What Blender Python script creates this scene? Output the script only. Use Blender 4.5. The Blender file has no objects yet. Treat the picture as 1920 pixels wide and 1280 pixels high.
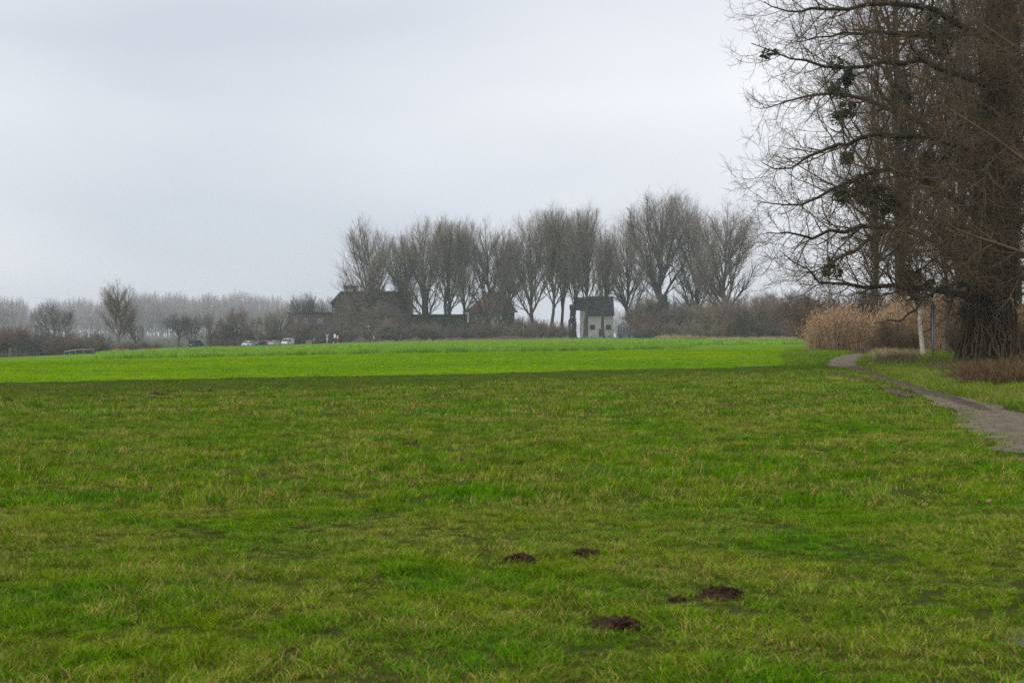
import bpy, bmesh, math, random
import numpy as np
from mathutils import Vector, Matrix

# ------------------------------------------------------------------ camera, world, sun, exposure
scene = bpy.context.scene
COL = scene.collection
R = math.radians
F = 2667.0            # focal length in photo pixels (50 mm on a 36 mm sensor, 1920 wide)
HV = 625.0            # photo row of the horizon
EYE = 1.6

cam_d = bpy.data.cameras.new('camera')
cam_d.lens = 50; cam_d.sensor_width = 36
cam_d.clip_start = 0.1; cam_d.clip_end = 8000
cam_d.dof.use_dof = True; cam_d.dof.focus_distance = 130; cam_d.dof.aperture_fstop = 7.1
cam = bpy.data.objects.new('camera', cam_d); COL.objects.link(cam)
cam.location = (0, 0, EYE)
cam.rotation_euler = (R(90) - math.atan((640 - HV) / F), 0, 0)
scene.camera = cam

SUN_EL, SUN_AZ = R(52), R(-140)      # high, behind and to the left, behind thick cloud
w = bpy.data.worlds.new('World'); scene.world = w; w.use_nodes = True
nt = w.node_tree; nt.nodes.clear()
def N(tree, typ, **kw):
    n = tree.nodes.new(typ)
    for k, v in kw.items(): setattr(n, k, v)
    return n
out = N(nt, 'ShaderNodeOutputWorld')
sky = N(nt, 'ShaderNodeTexSky', sky_type='NISHITA', sun_disc=False, sun_elevation=SUN_EL, sun_rotation=SUN_AZ)
bg1 = N(nt, 'ShaderNodeBackground'); bg1.inputs[1].default_value = 0.1
nt.links.new(sky.outputs[0], bg1.inputs[0])
tc = N(nt, 'ShaderNodeTexCoord')
mp = N(nt, 'ShaderNodeMapping'); mp.inputs['Scale'].default_value = (1.0, 1.0, 2.6); mp.inputs['Location'].default_value = (3.1, 5.3, 0.22)
nz = N(nt, 'ShaderNodeTexNoise'); nz.inputs['Scale'].default_value = 1.9; nz.inputs['Detail'].default_value = 5; nz.inputs['Roughness'].default_value = 0.42; nz.inputs['Distortion'].default_value = 0.3
rp = N(nt, 'ShaderNodeValToRGB')
rp.color_ramp.elements[0].position = 0.34; rp.color_ramp.elements[0].color = (0.57, 0.605, 0.675, 1)
rp.color_ramp.elements[1].position = 0.66; rp.color_ramp.elements[1].color = (0.85, 0.86, 0.885, 1)
nt.links.new(tc.outputs['Generated'], mp.inputs[0]); nt.links.new(mp.outputs[0], nz.inputs['Vector'])
nt.links.new(nz.outputs['Fac'], rp.inputs[0])
bg2 = N(nt, 'ShaderNodeBackground'); bg2.inputs[1].default_value = 1.0
nt.links.new(rp.outputs[0], bg2.inputs[0])
mx = N(nt, 'ShaderNodeMixShader'); mx.inputs[0].default_value = 0.93
nt.links.new(bg1.outputs[0], mx.inputs[1]); nt.links.new(bg2.outputs[0], mx.inputs[2])
nt.links.new(mx.outputs[0], out.inputs[0])

sun_d = bpy.data.lights.new('sun', 'SUN'); sun_d.energy = 1.5; sun_d.angle = R(40); sun_d.color = (1.0, 0.97, 0.93)
sun = bpy.data.objects.new('sun', sun_d); COL.objects.link(sun)
sd = Vector((math.sin(SUN_AZ) * math.cos(SUN_EL), math.cos(SUN_AZ) * math.cos(SUN_EL), math.sin(SUN_EL)))
sun.rotation_euler = (-sd).to_track_quat('-Z', 'Y').to_euler()

scene.view_settings.view_transform = 'Standard'; scene.view_settings.look = 'None'
scene.view_settings.exposure = 0.25; scene.view_settings.gamma = 1.0
scene.view_settings.use_curve_mapping = False
scene.cycles.max_bounces = 5; scene.cycles.diffuse_bounces = 3; scene.cycles.transmission_bounces = 3
scene.cycles.volume_bounces = 2; scene.cycles.caustics_reflective = False; scene.cycles.caustics_refractive = False
scene.cycles.use_denoising = False; scene.cycles.adaptive_threshold = 0.004

# ------------------------------------------------------------------ helpers
rng = np.random.default_rng(11)
def P(u, v, Y):
    """photo pixel + distance -> a place in the world"""
    return np.array([(u - 960) / F * Y, Y, EYE - (v - HV) / F * Y])

def vnoise(x, y, s=1.0, seed=0):
    x = np.asarray(x, float) / s; y = np.asarray(y, float) / s
    xi = np.floor(x); yi = np.floor(y); fx = x - xi; fy = y - yi
    fx = fx * fx * (3 - 2 * fx); fy = fy * fy * (3 - 2 * fy)
    def h(a, b):
        q = np.sin(a * 127.1 + b * 311.7 + seed * 74.7) * 43758.5453
        return q - np.floor(q)
    return (h(xi, yi) * (1 - fx) + h(xi + 1, yi) * fx) * (1 - fy) + (h(xi, yi + 1) * (1 - fx) + h(xi + 1, yi + 1) * fx) * fy
def fbm(x, y, s, seed=0):
    return (vnoise(x, y, s, seed) + 0.5 * vnoise(x, y, s * 0.47, seed + 3) + 0.25 * vnoise(x, y, s * 0.21, seed + 7)) / 1.75

def npmesh(name, verts, faces_list, smooth=False):
    """faces_list: arrays (n,3) or (n,4)"""
    me = bpy.data.meshes.new(name)
    verts = np.asarray(verts, np.float32).reshape(-1, 3)
    me.vertices.add(len(verts)); me.vertices.foreach_set('co', verts.ravel())
    faces_list = [np.asarray(f, np.int32) for f in faces_list if len(f)]
    idx = np.concatenate([f.ravel() for f in faces_list])
    tot = np.concatenate([np.full(len(f), f.shape[1], np.int32) for f in faces_list])
    st = np.concatenate([[0], np.cumsum(tot)[:-1]]).astype(np.int32)
    me.loops.add(len(idx)); me.loops.foreach_set('vertex_index', idx)
    me.polygons.add(len(tot)); me.polygons.foreach_set('loop_start', st)
    me.update(calc_edges=True)
    if smooth: me.polygons.foreach_set('use_smooth', np.ones(len(tot), bool))
    return me

def tag(o, label=None, cat=None, group=None, kind=None):
    if label: o['label'] = label
    if cat: o['category'] = cat
    if group: o['group'] = group
    if kind: o['kind'] = kind
    return o
def obj(name, me, m=None, parent=None, loc=None):
    o = bpy.data.objects.new(name, me); COL.objects.link(o)
    if m is not None and len(me.materials) == 0: me.materials.append(m)
    if parent is not None: o.parent = parent
    if loc is not None: o.location = loc
    return o
def thing(name, label, cat, loc=(0, 0, 0), rotz=0, group=None):
    o = bpy.data.objects.new(name, None); COL.objects.link(o); o.empty_display_size = 0.2
    o.location = loc; o.rotation_euler = (0, 0, rotz)
    return tag(o, label, cat, group)

# ------------------------------------------------------------------ materials
def material(name, c1, c2=None, scale=3.0, rough=0.8, bump=0.0, world=True, detail=4, lo=0.35, hi=0.65, spec=0.3, trans=0.0, metal=0.0, stretch=(1, 1, 1), objrand=0.0, nrough=0.5):
    m = bpy.data.materials.new(name); m.use_nodes = True; t = m.node_tree
    b = t.nodes['Principled BSDF']
    b.inputs['Roughness'].default_value = rough; b.inputs['Specular IOR Level'].default_value = spec
    b.inputs['Metallic'].default_value = metal
    if c2 is None: c2 = tuple(x * 0.82 for x in c1)
    g = N(t, 'ShaderNodeNewGeometry') if world else N(t, 'ShaderNodeTexCoord')
    mpn = N(t, 'ShaderNodeMapping'); mpn.inputs['Scale'].default_value = stretch
    n = N(t, 'ShaderNodeTexNoise'); n.inputs['Scale'].default_value = scale; n.inputs['Detail'].default_value = detail; n.inputs['Roughness'].default_value = nrough
    t.links.new(g.outputs['Position' if world else 'Object'], mpn.inputs[0]); t.links.new(mpn.outputs[0], n.inputs['Vector'])
    r = N(t, 'ShaderNodeValToRGB'); r.color_ramp.elements[0].position = lo; r.color_ramp.elements[1].position = hi
    r.color_ramp.elements[0].color = (*c1, 1); r.color_ramp.elements[1].color = (*c2, 1)
    t.links.new(n.outputs['Fac'], r.inputs[0])
    col = r.outputs[0]
    if objrand > 0:
        oi = N(t, 'ShaderNodeObjectInfo'); mr = N(t, 'ShaderNodeMapRange'); mr.inputs[3].default_value = 1 - objrand; mr.inputs[4].default_value = 1 + objrand
        t.links.new(oi.outputs['Random'], mr.inputs[0])
        hs = N(t, 'ShaderNodeHueSaturation'); t.links.new(mr.outputs[0], hs.inputs['Value']); t.links.new(col, hs.inputs['Color']); col = hs.outputs[0]
    t.links.new(col, b.inputs['Base Color'])
    if bump:
        bp = N(t, 'ShaderNodeBump'); bp.inputs['Strength'].default_value = bump; bp.inputs['Distance'].default_value = 0.05
        t.links.new(n.outputs['Fac'], bp.inputs['Height']); t.links.new(bp.outputs[0], b.inputs['Normal'])
    if trans:
        tr = N(t, 'ShaderNodeBsdfTranslucent'); t.links.new(col, tr.inputs[0])
        ms = N(t, 'ShaderNodeMixShader'); ms.inputs[0].default_value = trans
        o = t.nodes['Material Output']
        t.links.new(b.outputs[0], ms.inputs[1]); t.links.new(tr.outputs[0], ms.inputs[2]); t.links.new(ms.outputs[0], o.inputs[0])
    return m

def blade_material(name, lush, mid, straw, patch_scale, straw_lo, straw_hi, trans=0.25, patch2=0.35, bias=(0.3, 0.7), vary=0.3):
    """grass blades: green tones by place, and a share of straw-coloured dead blades that grows in dry patches"""
    m = bpy.data.materials.new(name); m.use_nodes = True; t = m.node_tree
    b = t.nodes['Principled BSDF']; b.inputs['Roughness'].default_value = 0.8; b.inputs['Specular IOR Level'].default_value = 0.03
    g = N(t, 'ShaderNodeNewGeometry')
    n1 = N(t, 'ShaderNodeTexNoise'); n1.inputs['Scale'].default_value = patch_scale; n1.inputs['Detail'].default_value = 5; n1.inputs['Roughness'].default_value = 0.6
    n2 = N(t, 'ShaderNodeTexNoise'); n2.inputs['Scale'].default_value = patch2; n2.inputs['Detail'].default_value = 3
    mp2 = N(t, 'ShaderNodeMapping'); mp2.inputs['Location'].default_value = (31, 17, 5)
    t.links.new(g.outputs['Position'], n1.inputs['Vector'])
    t.links.new(g.outputs['Position'], mp2.inputs[0]); t.links.new(mp2.outputs[0], n2.inputs['Vector'])
    at = N(t, 'ShaderNodeAttribute', attribute_name='rnd')
    # green by place and blade
    ad = N(t, 'ShaderNodeMath', operation='MULTIPLY_ADD'); ad.inputs[1].default_value = 0.35; ad.inputs[2].default_value = -0.175
    t.links.new(at.outputs['Fac'], ad.inputs[0])
    su = N(t, 'ShaderNodeMath', operation='ADD'); t.links.new(ad.outputs[0], su.inputs[0]); t.links.new(n2.outputs['Fac'], su.inputs[1])
    r = N(t, 'ShaderNodeValToRGB'); r.color_ramp.elements[0].position = bias[0]; r.color_ramp.elements[1].position = bias[1]
    r.color_ramp.elements[0].color = (*lush, 1); r.color_ramp.elements[1].color = (*mid, 1)
    t.links.new(su.outputs[0], r.inputs[0])
    # share of straw
    mr = N(t, 'ShaderNodeMapRange'); mr.inputs[1].default_value = 0.38; mr.inputs[2].default_value = 0.66
    mr.inputs[3].default_value = straw_lo; mr.inputs[4].default_value = straw_hi
    t.links.new(n1.outputs['Fac'], mr.inputs[0])
    at2 = N(t, 'ShaderNodeAttribute', attribute_name='rnd2')
    lt = N(t, 'ShaderNodeMath', operation='SUBTRACT'); t.links.new(mr.outputs[0], lt.inputs[0]); t.links.new(at2.outputs['Fac'], lt.inputs[1])
    st = N(t, 'ShaderNodeMapRange'); st.inputs[1].default_value = -0.08; st.inputs[2].default_value = 0.08
    t.links.new(lt.outputs[0], st.inputs[0])
    mc = N(t, 'ShaderNodeMix', data_type='RGBA'); t.links.new(st.outputs[0], mc.inputs[0]); t.links.new(r.outputs[0], mc.inputs[6]); mc.inputs[7].default_value = (*straw, 1)
    oi = N(t, 'ShaderNodeObjectInfo'); mv = N(t, 'ShaderNodeMapRange'); mv.inputs[3].default_value = 1 - vary; mv.inputs[4].default_value = 1 + vary; t.links.new(oi.outputs['Random'], mv.inputs[0])
    hs = N(t, 'ShaderNodeHueSaturation'); t.links.new(mv.outputs[0], hs.inputs['Value']); t.links.new(mc.outputs[2], hs.inputs['Color'])
    t.links.new(hs.outputs[0], b.inputs['Base Color'])
    tr = N(t, 'ShaderNodeBsdfTranslucent'); t.links.new(hs.outputs[0], tr.inputs[0])
    ms = N(t, 'ShaderNodeMixShader'); ms.inputs[0].default_value = trans
    o = t.nodes['Material Output']
    t.links.new(b.outputs[0], ms.inputs[1]); t.links.new(tr.outputs[0], ms.inputs[2]); t.links.new(ms.outputs[0], o.inputs[0])
    return m

M = {}
M['soil'] = material('soil', (0.062, 0.039, 0.021), (0.026, 0.016, 0.009), 18, 1.0, 0.6, spec=0.0)
M['meadow_base'] = material('meadow_base', (0.034, 0.052, 0.003), (0.042, 0.040, 0.008), 0.7, 0.95, 0.3, detail=8, spec=0.05)
M['field_base'] = material('field_base', (0.085, 0.185, 0.003), (0.120, 0.220, 0.004), 0.5, 0.95, 0.2, detail=6, spec=0.03)
M['tall_base'] = material('tall_base', (0.160, 0.300, 0.030), (0.200, 0.330, 0.045), 0.12, 0.95, 0.2, detail=6, spec=0.03, stretch=(0.3, 1, 1))
M['gravel'] = material('gravel', (0.22, 0.182, 0.128), (0.075, 0.056, 0.034), 3.0, 0.95, 0.8, detail=12, lo=0.36, hi=0.64, nrough=0.85)
M['mud'] = material('mud', (0.115, 0.086, 0.058), (0.050, 0.037, 0.026), 5, 1.0, 0.8, detail=8, spec=0.05)
M['bark_far'] = material('bark_far', (0.066, 0.056, 0.047), (0.048, 0.041, 0.035), 0.6, 0.9, 0, objrand=0.12)
M['twig_far'] = material('twig_far', (0.25, 0.198, 0.158), (0.19, 0.155, 0.126), 0.15, 0.9, 0, objrand=0.15)
M['twig_wood_hazed'] = material('twig_wood_hazed', (0.40, 0.36, 0.35), (0.31, 0.28, 0.275), 0.02, 0.9, 0, objrand=0.2)  # far twigs paled past their bark tone: distance haze painted into the colour
M['twig_yellow'] = material('twig_yellow', (0.20, 0.15, 0.09), (0.15, 0.11, 0.07), 0.15, 0.9, 0, objrand=0.1)
M['twig_red'] = material('twig_red', (0.20, 0.120, 0.100), (0.155, 0.098, 0.080), 0.2, 0.9, 0, objrand=0.12)
M['twig_dark'] = material('twig_dark', (0.095, 0.085, 0.075), (0.070, 0.064, 0.055), 0.2, 0.9, 0, objrand=0.12)
M['twig_brown'] = material('twig_brown', (0.20, 0.145, 0.105), (0.145, 0.108, 0.080), 0.2, 0.9, 0, objrand=0.15)
M['twig_pale'] = material('twig_pale', (0.42, 0.36, 0.28), (0.30, 0.25, 0.19), 0.5, 0.9, 0)
M['dry_leaf'] = material('dry_leaf', (0.14, 0.075, 0.045), (0.10, 0.058, 0.036), 0.4, 0.9, 0)
M['fallen_leaf'] = material('fallen_leaf', (0.27, 0.19, 0.075), (0.18, 0.115, 0.045), 3, 0.9, 0)
M['bark_big'] = material('bark_big', (0.050, 0.034, 0.018), (0.018, 0.012, 0.007), 5, 0.95, 1.0, stretch=(1, 1, 0.18), detail=8)
M['bark_moss'] = material('bark_moss', (0.034, 0.027, 0.016), (0.030, 0.032, 0.012), 1.2, 0.95, 0.5)
M['twig_near'] = material('twig_near', (0.135, 0.090, 0.048), (0.085, 0.060, 0.031), 0.8, 0.9, 0)
M['twig_near2'] = material('twig_near2', (0.135, 0.090, 0.060), (0.095, 0.066, 0.045), 0.4, 0.9, 0)
M['birch'] = material('birch', (0.62, 0.57, 0.47), (0.34, 0.30, 0.22), 6, 0.8, 0.2, stretch=(1, 1, 3), lo=0.45, hi=0.75)
M['birch_grey'] = material('birch_grey', (0.22, 0.19, 0.14), (0.12, 0.10, 0.07), 6, 0.85, 0.2, stretch=(1, 1, 3))
M['ivy'] = material('ivy', (0.020, 0.042, 0.012), (0.040, 0.058, 0.016), 2.5, 0.5, 0, trans=0.1)
M['ivy_far'] = material('ivy_far', (0.028, 0.050, 0.024), (0.018, 0.034, 0.018), 1.0, 0.6, 0)
M['evergreen'] = material('evergreen', (0.022, 0.048, 0.032), (0.014, 0.032, 0.022), 0.8, 0.6, 0)
M['reed'] = material('reed', (0.74, 0.57, 0.36), (0.58, 0.43, 0.26), 0.7, 0.85, 0, trans=0.4)
M['plume'] = material('plume', (0.56, 0.38, 0.23), (0.46, 0.31, 0.19), 0.7, 0.9, 0, trans=0.2)
M['pale_grass'] = material('pale_grass', (0.46, 0.36, 0.22), (0.34, 0.25, 0.14), 0.6, 0.9, 0, trans=0.25)
M['bracken'] = material('bracken', (0.15, 0.085, 0.032), (0.085, 0.055, 0.025), 2.2, 0.9, 0, trans=0.15)
M['stalk'] = material('stalk', (0.11, 0.075, 0.045), (0.15, 0.11, 0.065), 2, 0.9, 0)
M['heap'] = material('heap', (0.095, 0.058, 0.044), (0.060, 0.040, 0.032), 1.3, 0.95, 1.0, detail=8)
M['brick'] = material('brick', (0.095, 0.066, 0.062), (0.075, 0.054, 0.052), 0.35, 0.9, 0, detail=6, stretch=(1, 1, 3))
M['brick_low'] = material('brick_low', (0.12, 0.088, 0.074), (0.095, 0.070, 0.062), 0.3, 0.9, 0, detail=6, stretch=(1, 1, 3))
M['slate'] = material('slate', (0.035, 0.045, 0.060), (0.025, 0.033, 0.045), 0.8, 0.7, 0, stretch=(1, 1, 3))
M['roof_grey'] = material('roof_grey', (0.16, 0.165, 0.175), (0.12, 0.125, 0.135), 0.6, 0.7, 0)
M['roof_red'] = material('roof_red', (0.19, 0.085, 0.056), (0.145, 0.070, 0.050), 0.5, 0.85, 0, stretch=(1, 1, 3))
M['render_white'] = material('render_white', (0.76, 0.75, 0.72), (0.66, 0.65, 0.62), 0.25, 0.85, 0)
M['cream'] = material('cream', (0.52, 0.50, 0.42), (0.46, 0.44, 0.37), 0.5, 0.8, 0)
M['plaster'] = material('plaster', (0.42, 0.43, 0.46), (0.34, 0.35, 0.38), 0.4, 0.85, 0)
M['window'] = material('window', (0.030, 0.038, 0.050), (0.022, 0.028, 0.038), 1.0, 0.15, 0, spec=0.5)
M['window_blue'] = material('window_blue', (0.10, 0.13, 0.16), (0.08, 0.10, 0.13), 1.0, 0.2, 0, spec=0.5)
M['white'] = material('white_paint', (0.80, 0.80, 0.79), (0.74, 0.74, 0.74), 2, 0.5, 0)
M['dark_metal'] = material('dark_metal', (0.022, 0.024, 0.028), (0.018, 0.020, 0.024), 3, 0.6, 0)
M['grey_metal'] = material('grey_metal', (0.34, 0.35, 0.36), (0.25, 0.26, 0.27), 3, 0.45, 0, metal=0.5)
M['green_paint'] = material('green_paint', (0.030, 0.16, 0.085), (0.025, 0.13, 0.07), 3, 0.5, 0)
M['red_paint'] = material('red_paint', (0.60, 0.035, 0.040), (0.55, 0.030, 0.035), 3, 0.35, 0)
M['pale_green'] = material('pale_green', (0.40, 0.52, 0.48), (0.34, 0.46, 0.42), 3, 0.5, 0)
M['blue_paint'] = material('blue_paint', (0.10, 0.20, 0.42), (0.09, 0.18, 0.38), 3, 0.4, 0)
M['wood_grey'] = material('wood_grey', (0.40, 0.39, 0.35), (0.28, 0.27, 0.24), 4, 0.85, 0.2, stretch=(3, 1, 1))
M['wood_post'] = material('wood_post', (0.15, 0.125, 0.10), (0.10, 0.085, 0.07), 6, 0.9, 0.2)
M['wood_box'] = material('wood_box', (0.30, 0.20, 0.15), (0.24, 0.16, 0.12), 2, 0.85, 0.2, stretch=(1, 1, 6))
M['car_white'] = material('car_white', (0.72, 0.74, 0.77), (0.70, 0.72, 0.75), 1, 0.25, 0, spec=0.5)
M['car_black'] = material('car_black', (0.030, 0.034, 0.044), (0.027, 0.030, 0.040), 1, 0.25, 0, spec=0.5)
M['car_red'] = material('car_red', (0.55, 0.025, 0.040), (0.52, 0.022, 0.036), 1, 0.25, 0, spec=0.5)
M['car_silver'] = material('car_silver', (0.42, 0.46, 0.53), (0.40, 0.44, 0.51), 1, 0.3, 0, spec=0.5, metal=0.2)
M['van_body'] = material('van_body', (0.020, 0.028, 0.050), (0.018, 0.025, 0.045), 1, 0.25, 0, spec=0.5)
M['rubber'] = material('rubber', (0.020, 0.020, 0.020), (0.016, 0.016, 0.016), 4, 0.9, 0)
M['lamp_glass'] = material('lamp_glass', (0.75, 0.76, 0.78), (0.70, 0.71, 0.73), 4, 0.15, 0, spec=0.5)
M['tail'] = material('tail_lamp', (0.62, 0.24, 0.24), (0.55, 0.20, 0.20), 4, 0.2, 0, spec=0.5)
M['skin'] = material('skin', (0.50, 0.33, 0.25), (0.46, 0.30, 0.23), 8, 0.6, 0)
M['cloth_pink'] = material('cloth_pink', (0.68, 0.50, 0.52), (0.60, 0.43, 0.46), 8, 0.9, 0)
M['cloth_dark'] = material('cloth_dark', (0.028, 0.028, 0.034), (0.022, 0.022, 0.027), 8, 0.9, 0)
M['cloth_straw'] = material('cloth_straw', (0.42, 0.34, 0.18), (0.36, 0.29, 0.15), 8, 0.9, 0)
M['jeans'] = material('jeans', (0.06, 0.07, 0.10), (0.05, 0.06, 0.085), 8, 0.9, 0)
M['blade'] = blade_material('grass_blade', (0.070, 0.215, 0.002), (0.170, 0.265, 0.003), (0.40, 0.31, 0.09), 0.6, 0.02, 0.42, patch2=0.8, vary=0.42, bias=(0.30, 0.72))
M['blade_short'] = blade_material('grass_blade_short', (0.075, 0.175, 0.005), (0.125, 0.200, 0.008), (0.24, 0.17, 0.06), 0.45, 0.02, 0.34)
M['crop'] = blade_material('crop_blade', (0.175, 0.345, 0.001), (0.300, 0.450, 0.003), (0.34, 0.44, 0.03), 0.2, 0.0, 0.08, trans=0.35, patch2=0.10, bias=(0.36, 0.64))
M['tall_crop'] = blade_material('tall_crop_blade', (0.190, 0.360, 0.030), (0.260, 0.420, 0.045), (0.30, 0.42, 0.07), 0.1, 0.0, 0.10, trans=0.3, patch2=0.05)
M['verge_green'] = blade_material('verge_green_blade', (0.120, 0.270, 0.004), (0.190, 0.300, 0.010), (0.33, 0.27, 0.10), 0.45, 0.0, 0.25)
M['verge'] = blade_material('verge_blade', (0.110, 0.250, 0.006), (0.210, 0.270, 0.020), (0.33, 0.25, 0.10), 0.45, 0.03, 0.45)

# ------------------------------------------------------------------ the lie of the land
CP = []
for X_ in (-40, -18, -6, 0, 5, 12):
    for Y_ in (-30, -5, 6, 16, 30):
        CP.append((X_, Y_, 0.0))
CP += [(-20, 45, 0), (0, 57, 0), (14, 66, 0), (-30, 58, -0.05), (40, -20, 0.3), (-80, 0, -0.2)]
def cp(u, v, Y): p = P(u, v, Y); CP.append((p[0], p[1], p[2]))
for u, v, Y in [(0, 680.5, 80), (0, 680, 105), (0, 681, 140), (0, 678, 210), (0, 676.5, 300),
                (150, 677, 90), (150, 669, 160), (150, 664, 240), (150, 661, 310),
                (350, 673, 95), (350, 662, 180), (350, 657.5, 280), (350, 655, 360),
                (520, 668, 103), (520, 656, 200), (520, 652.5, 300), (520, 651, 390),
                (700, 664, 110), (700, 651, 220), (700, 646, 310), (700, 643.5, 390),
                (960, 661, 118), (960, 648, 210), (960, 641.5, 310), (960, 638.5, 390),
                (1200, 658, 122), (1200, 645, 210), (1200, 639, 300), (1200, 636.5, 390),
                (1430, 655, 122), (1430, 645, 190), (1430, 640, 260), (1430, 638, 330),
                (1748, 683, 60), (1855, 684, 60), (1760, 672, 71), (1690, 662, 95), (1900, 676, 70), (2100, 690, 60),
                (1560, 661, 88), (1620, 665, 88), (1500, 653, 130), (1700, 655, 120), (1900, 660, 120),
                (1830, 722, 40), (1920, 745, 33), (1900, 712, 45)]:
    cp(u, v, Y)
for X_, Y_, z_ in [(-300, 300, -4.4), (-160, 420, -3.6), (-120, 620, -3.2), (-400, 800, -3.0), (-200, 1000, -3.0), (0, 520, -1.5), (0, 900, -2.5),
                   (120, 500, -0.5), (250, 300, 0.0), (300, 800, -2), (-1500, 500, -3.5), (1500, 500, -1), (-2500, 2500, -3), (0, 2500, -3), (2500, 2500, -3),
                   (-900, -900, -2), (900, -900, 0), (120, 60, 0.5), (-120, 120, -2.0), (-160, 200, -3.8)]:
    CP.append((X_, Y_, z_))
CP = np.array(CP, float)
def _phi(d): return d
_D = np.sqrt(((CP[:, None, :2] - CP[None, :, :2]) ** 2).sum(-1) + 25.0)
_A = np.zeros((len(CP) + 3, len(CP) + 3)); _A[:len(CP), :len(CP)] = _phi(_D) - np.eye(len(CP)) * 1.2
_A[:len(CP), len(CP)] = 1; _A[:len(CP), len(CP) + 1:] = CP[:, :2]; _A[len(CP), :len(CP)] = 1; _A[len(CP) + 1:, :len(CP)] = CP[:, :2].T
_W = np.linalg.solve(_A, np.concatenate([CP[:, 2], [0, 0, 0]]))
def gz(x, y):
    x = np.atleast_1d(np.asarray(x, float)); y = np.atleast_1d(np.asarray(y, float)); sh = x.shape
    x = x.ravel(); y = y.ravel(); res = np.empty(len(x))
    for s in range(0, len(x), 20000):
        a = x[s:s + 20000]; b = y[s:s + 20000]
        d = np.sqrt((a[:, None] - CP[None, :, 0]) ** 2 + (b[:, None] - CP[None, :, 1]) ** 2 + 25.0)
        res[s:s + 20000] = _phi(d) @ _W[:len(CP)] + _W[len(CP)] + a * _W[len(CP) + 1] + b * _W[len(CP) + 2]
    return res.reshape(sh)
def G(x, y): return float(gz(x, y)[0])
def on_ground(u, Y, dz=0.0):
    x = (u - 960) / F * Y
    return np.array([x, Y, G(x, Y) + dz])
def ground_at(u, v):
    """where the sight line of a near pixel meets the ground"""
    Y = 5.0; 
    for Yt in np.linspace(5, 140, 1600):
        x = (u - 960) / F * Yt
        if EYE - (v - HV) / F * Yt <= (G(x, Yt) if Yt > 40 else 0.0): Y = Yt; break
    return (u - 960) / F * Y, Y

def sheet(name, xs, ys, mask, m, dz):
    X, Y = np.meshgrid(xs, ys); Z = gz(X, Y) + dz
    v = np.stack([X, Y, Z], -1).reshape(-1, 3)
    nx, ny = len(xs), len(ys)
    i, j = np.meshgrid(np.arange(nx - 1), np.arange(ny - 1)); a = (j * nx + i).ravel()
    q = np.stack([a, a + 1, a + 1 + nx, a + nx], -1)
    if mask is not None:
        c = v[q].mean(1); q = q[mask(c[:, 0], c[:, 1])]
        used = np.unique(q); mp_ = np.full(len(v), -1); mp_[used] = np.arange(len(used)); v = v[used]; q = mp_[q]
    return obj(name, npmesh(name, v, [q], True), m)
def sinhs(a, b, n, c, k):
    t = np.linspace(np.arcsinh((a - c) / k), np.arcsinh((b - c) / k), n); return c + k * np.sinh(t)
tag(sheet('ground', sinhs(-1400, 1400, 180, 0, 14), sinhs(-300, 1600, 210, 20, 16), None, M['meadow_base'], 0), kind='structure')

# crop fields: boundary lines in the plan
def bline(x): return 57.2 + 0.735 * x + 1.8 * (vnoise(x, 0 * x, 3.1, 21) - 0.5) + 1.2 * (vnoise(x, 0 * x, 0.8, 22) - 0.5)                      # meadow | young crop
def tline(x): return np.interp(x, [-120, -38, -14, 0, 8, 16], [118, 96, 104, 117.5, 124, 131])      # young crop | tall crop
def field_right(y): return np.interp(y, [60, 75, 90, 110, 150, 220, 330], [13.6, 16.0, 19, 23, 34, 50, 72])   # right edge along the path
def field_far(x): return np.interp(x, [-200, -95, -60, -20, 40, 75], [225, 285, 345, 374, 372, 330])
def in_young(x, y): return (y > bline(x) + 0.6 * (vnoise(x, y, 1.2, 5) - 0.5)) & (y < field_far(x)) & (x < field_right(y)) & (x > -110)
xs_f = sinhs(-110, 78, 120, 5, 25)
tag(sheet('field', xs_f, np.concatenate([np.arange(18, 120, 0.75), np.arange(120, 376, 3.0)]), in_young, M['field_base'], 0.02), kind='structure')
def in_tall(x, y): return (y > tline(x) + 0.5) & (y < field_far(x) - 1) & (x < np.where(y > 185, field_right(y) - 3, np.minimum(field_right(y) - 3, 16 + 0.13 * (y - 131)))) & (x > -0.285 * y + 5 * (fbm(x, y, 9, 4) - 0.5))
tag(sheet('tall_field', xs_f, np.concatenate([np.arange(90, 150, 0.8), np.arange(150, 374, 3.0)]), in_tall, M['tall_base'], 0.05), kind='structure')

# path
PATH = np.array([(1.6, -6, 1.8), (2.3, 2, 1.8), (3.42, 6.5, 1.8), (4.3, 8.6, 1.8), (6.0, 12, 1.9), (7.4, 16, 2.1), (8.2, 20, 2.3), (8.95, 25, 2.0), (9.5, 28, 1.35), (9.95, 31, 0.95), (10.65, 37, 0.5), (12.0, 45, 0.4), (12.9, 50, 0.42), (13.9, 57, 0.6), (14.6, 62, 1.0),
                 (15.6, 67, 1.6), (17.4, 74, 1.7), (20.0, 82, 1.6), (22.6, 90, 1.6), (24.5, 102, 1.6), (26.2, 118, 1.7), (28.6, 135, 2.0), (36, 150, 1.8), (50, 170, 1.8)], float)
_t = np.linspace(0, len(PATH) - 1, 260)
def _sm(k):
    y = np.interp(_t, np.arange(len(PATH)), PATH[:, k]); ker = np.ones(13) / 13
    return np.convolve(np.pad(y, 6, mode='edge'), ker, 'valid')
PC = np.stack([_sm(0), _sm(1)], -1); PW = _sm(2)
_tan = np.gradient(PC, axis=0); _tan /= np.linalg.norm(_tan, axis=1)[:, None]; _nor = np.stack([_tan[:, 1], -_tan[:, 0]], -1)
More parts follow.
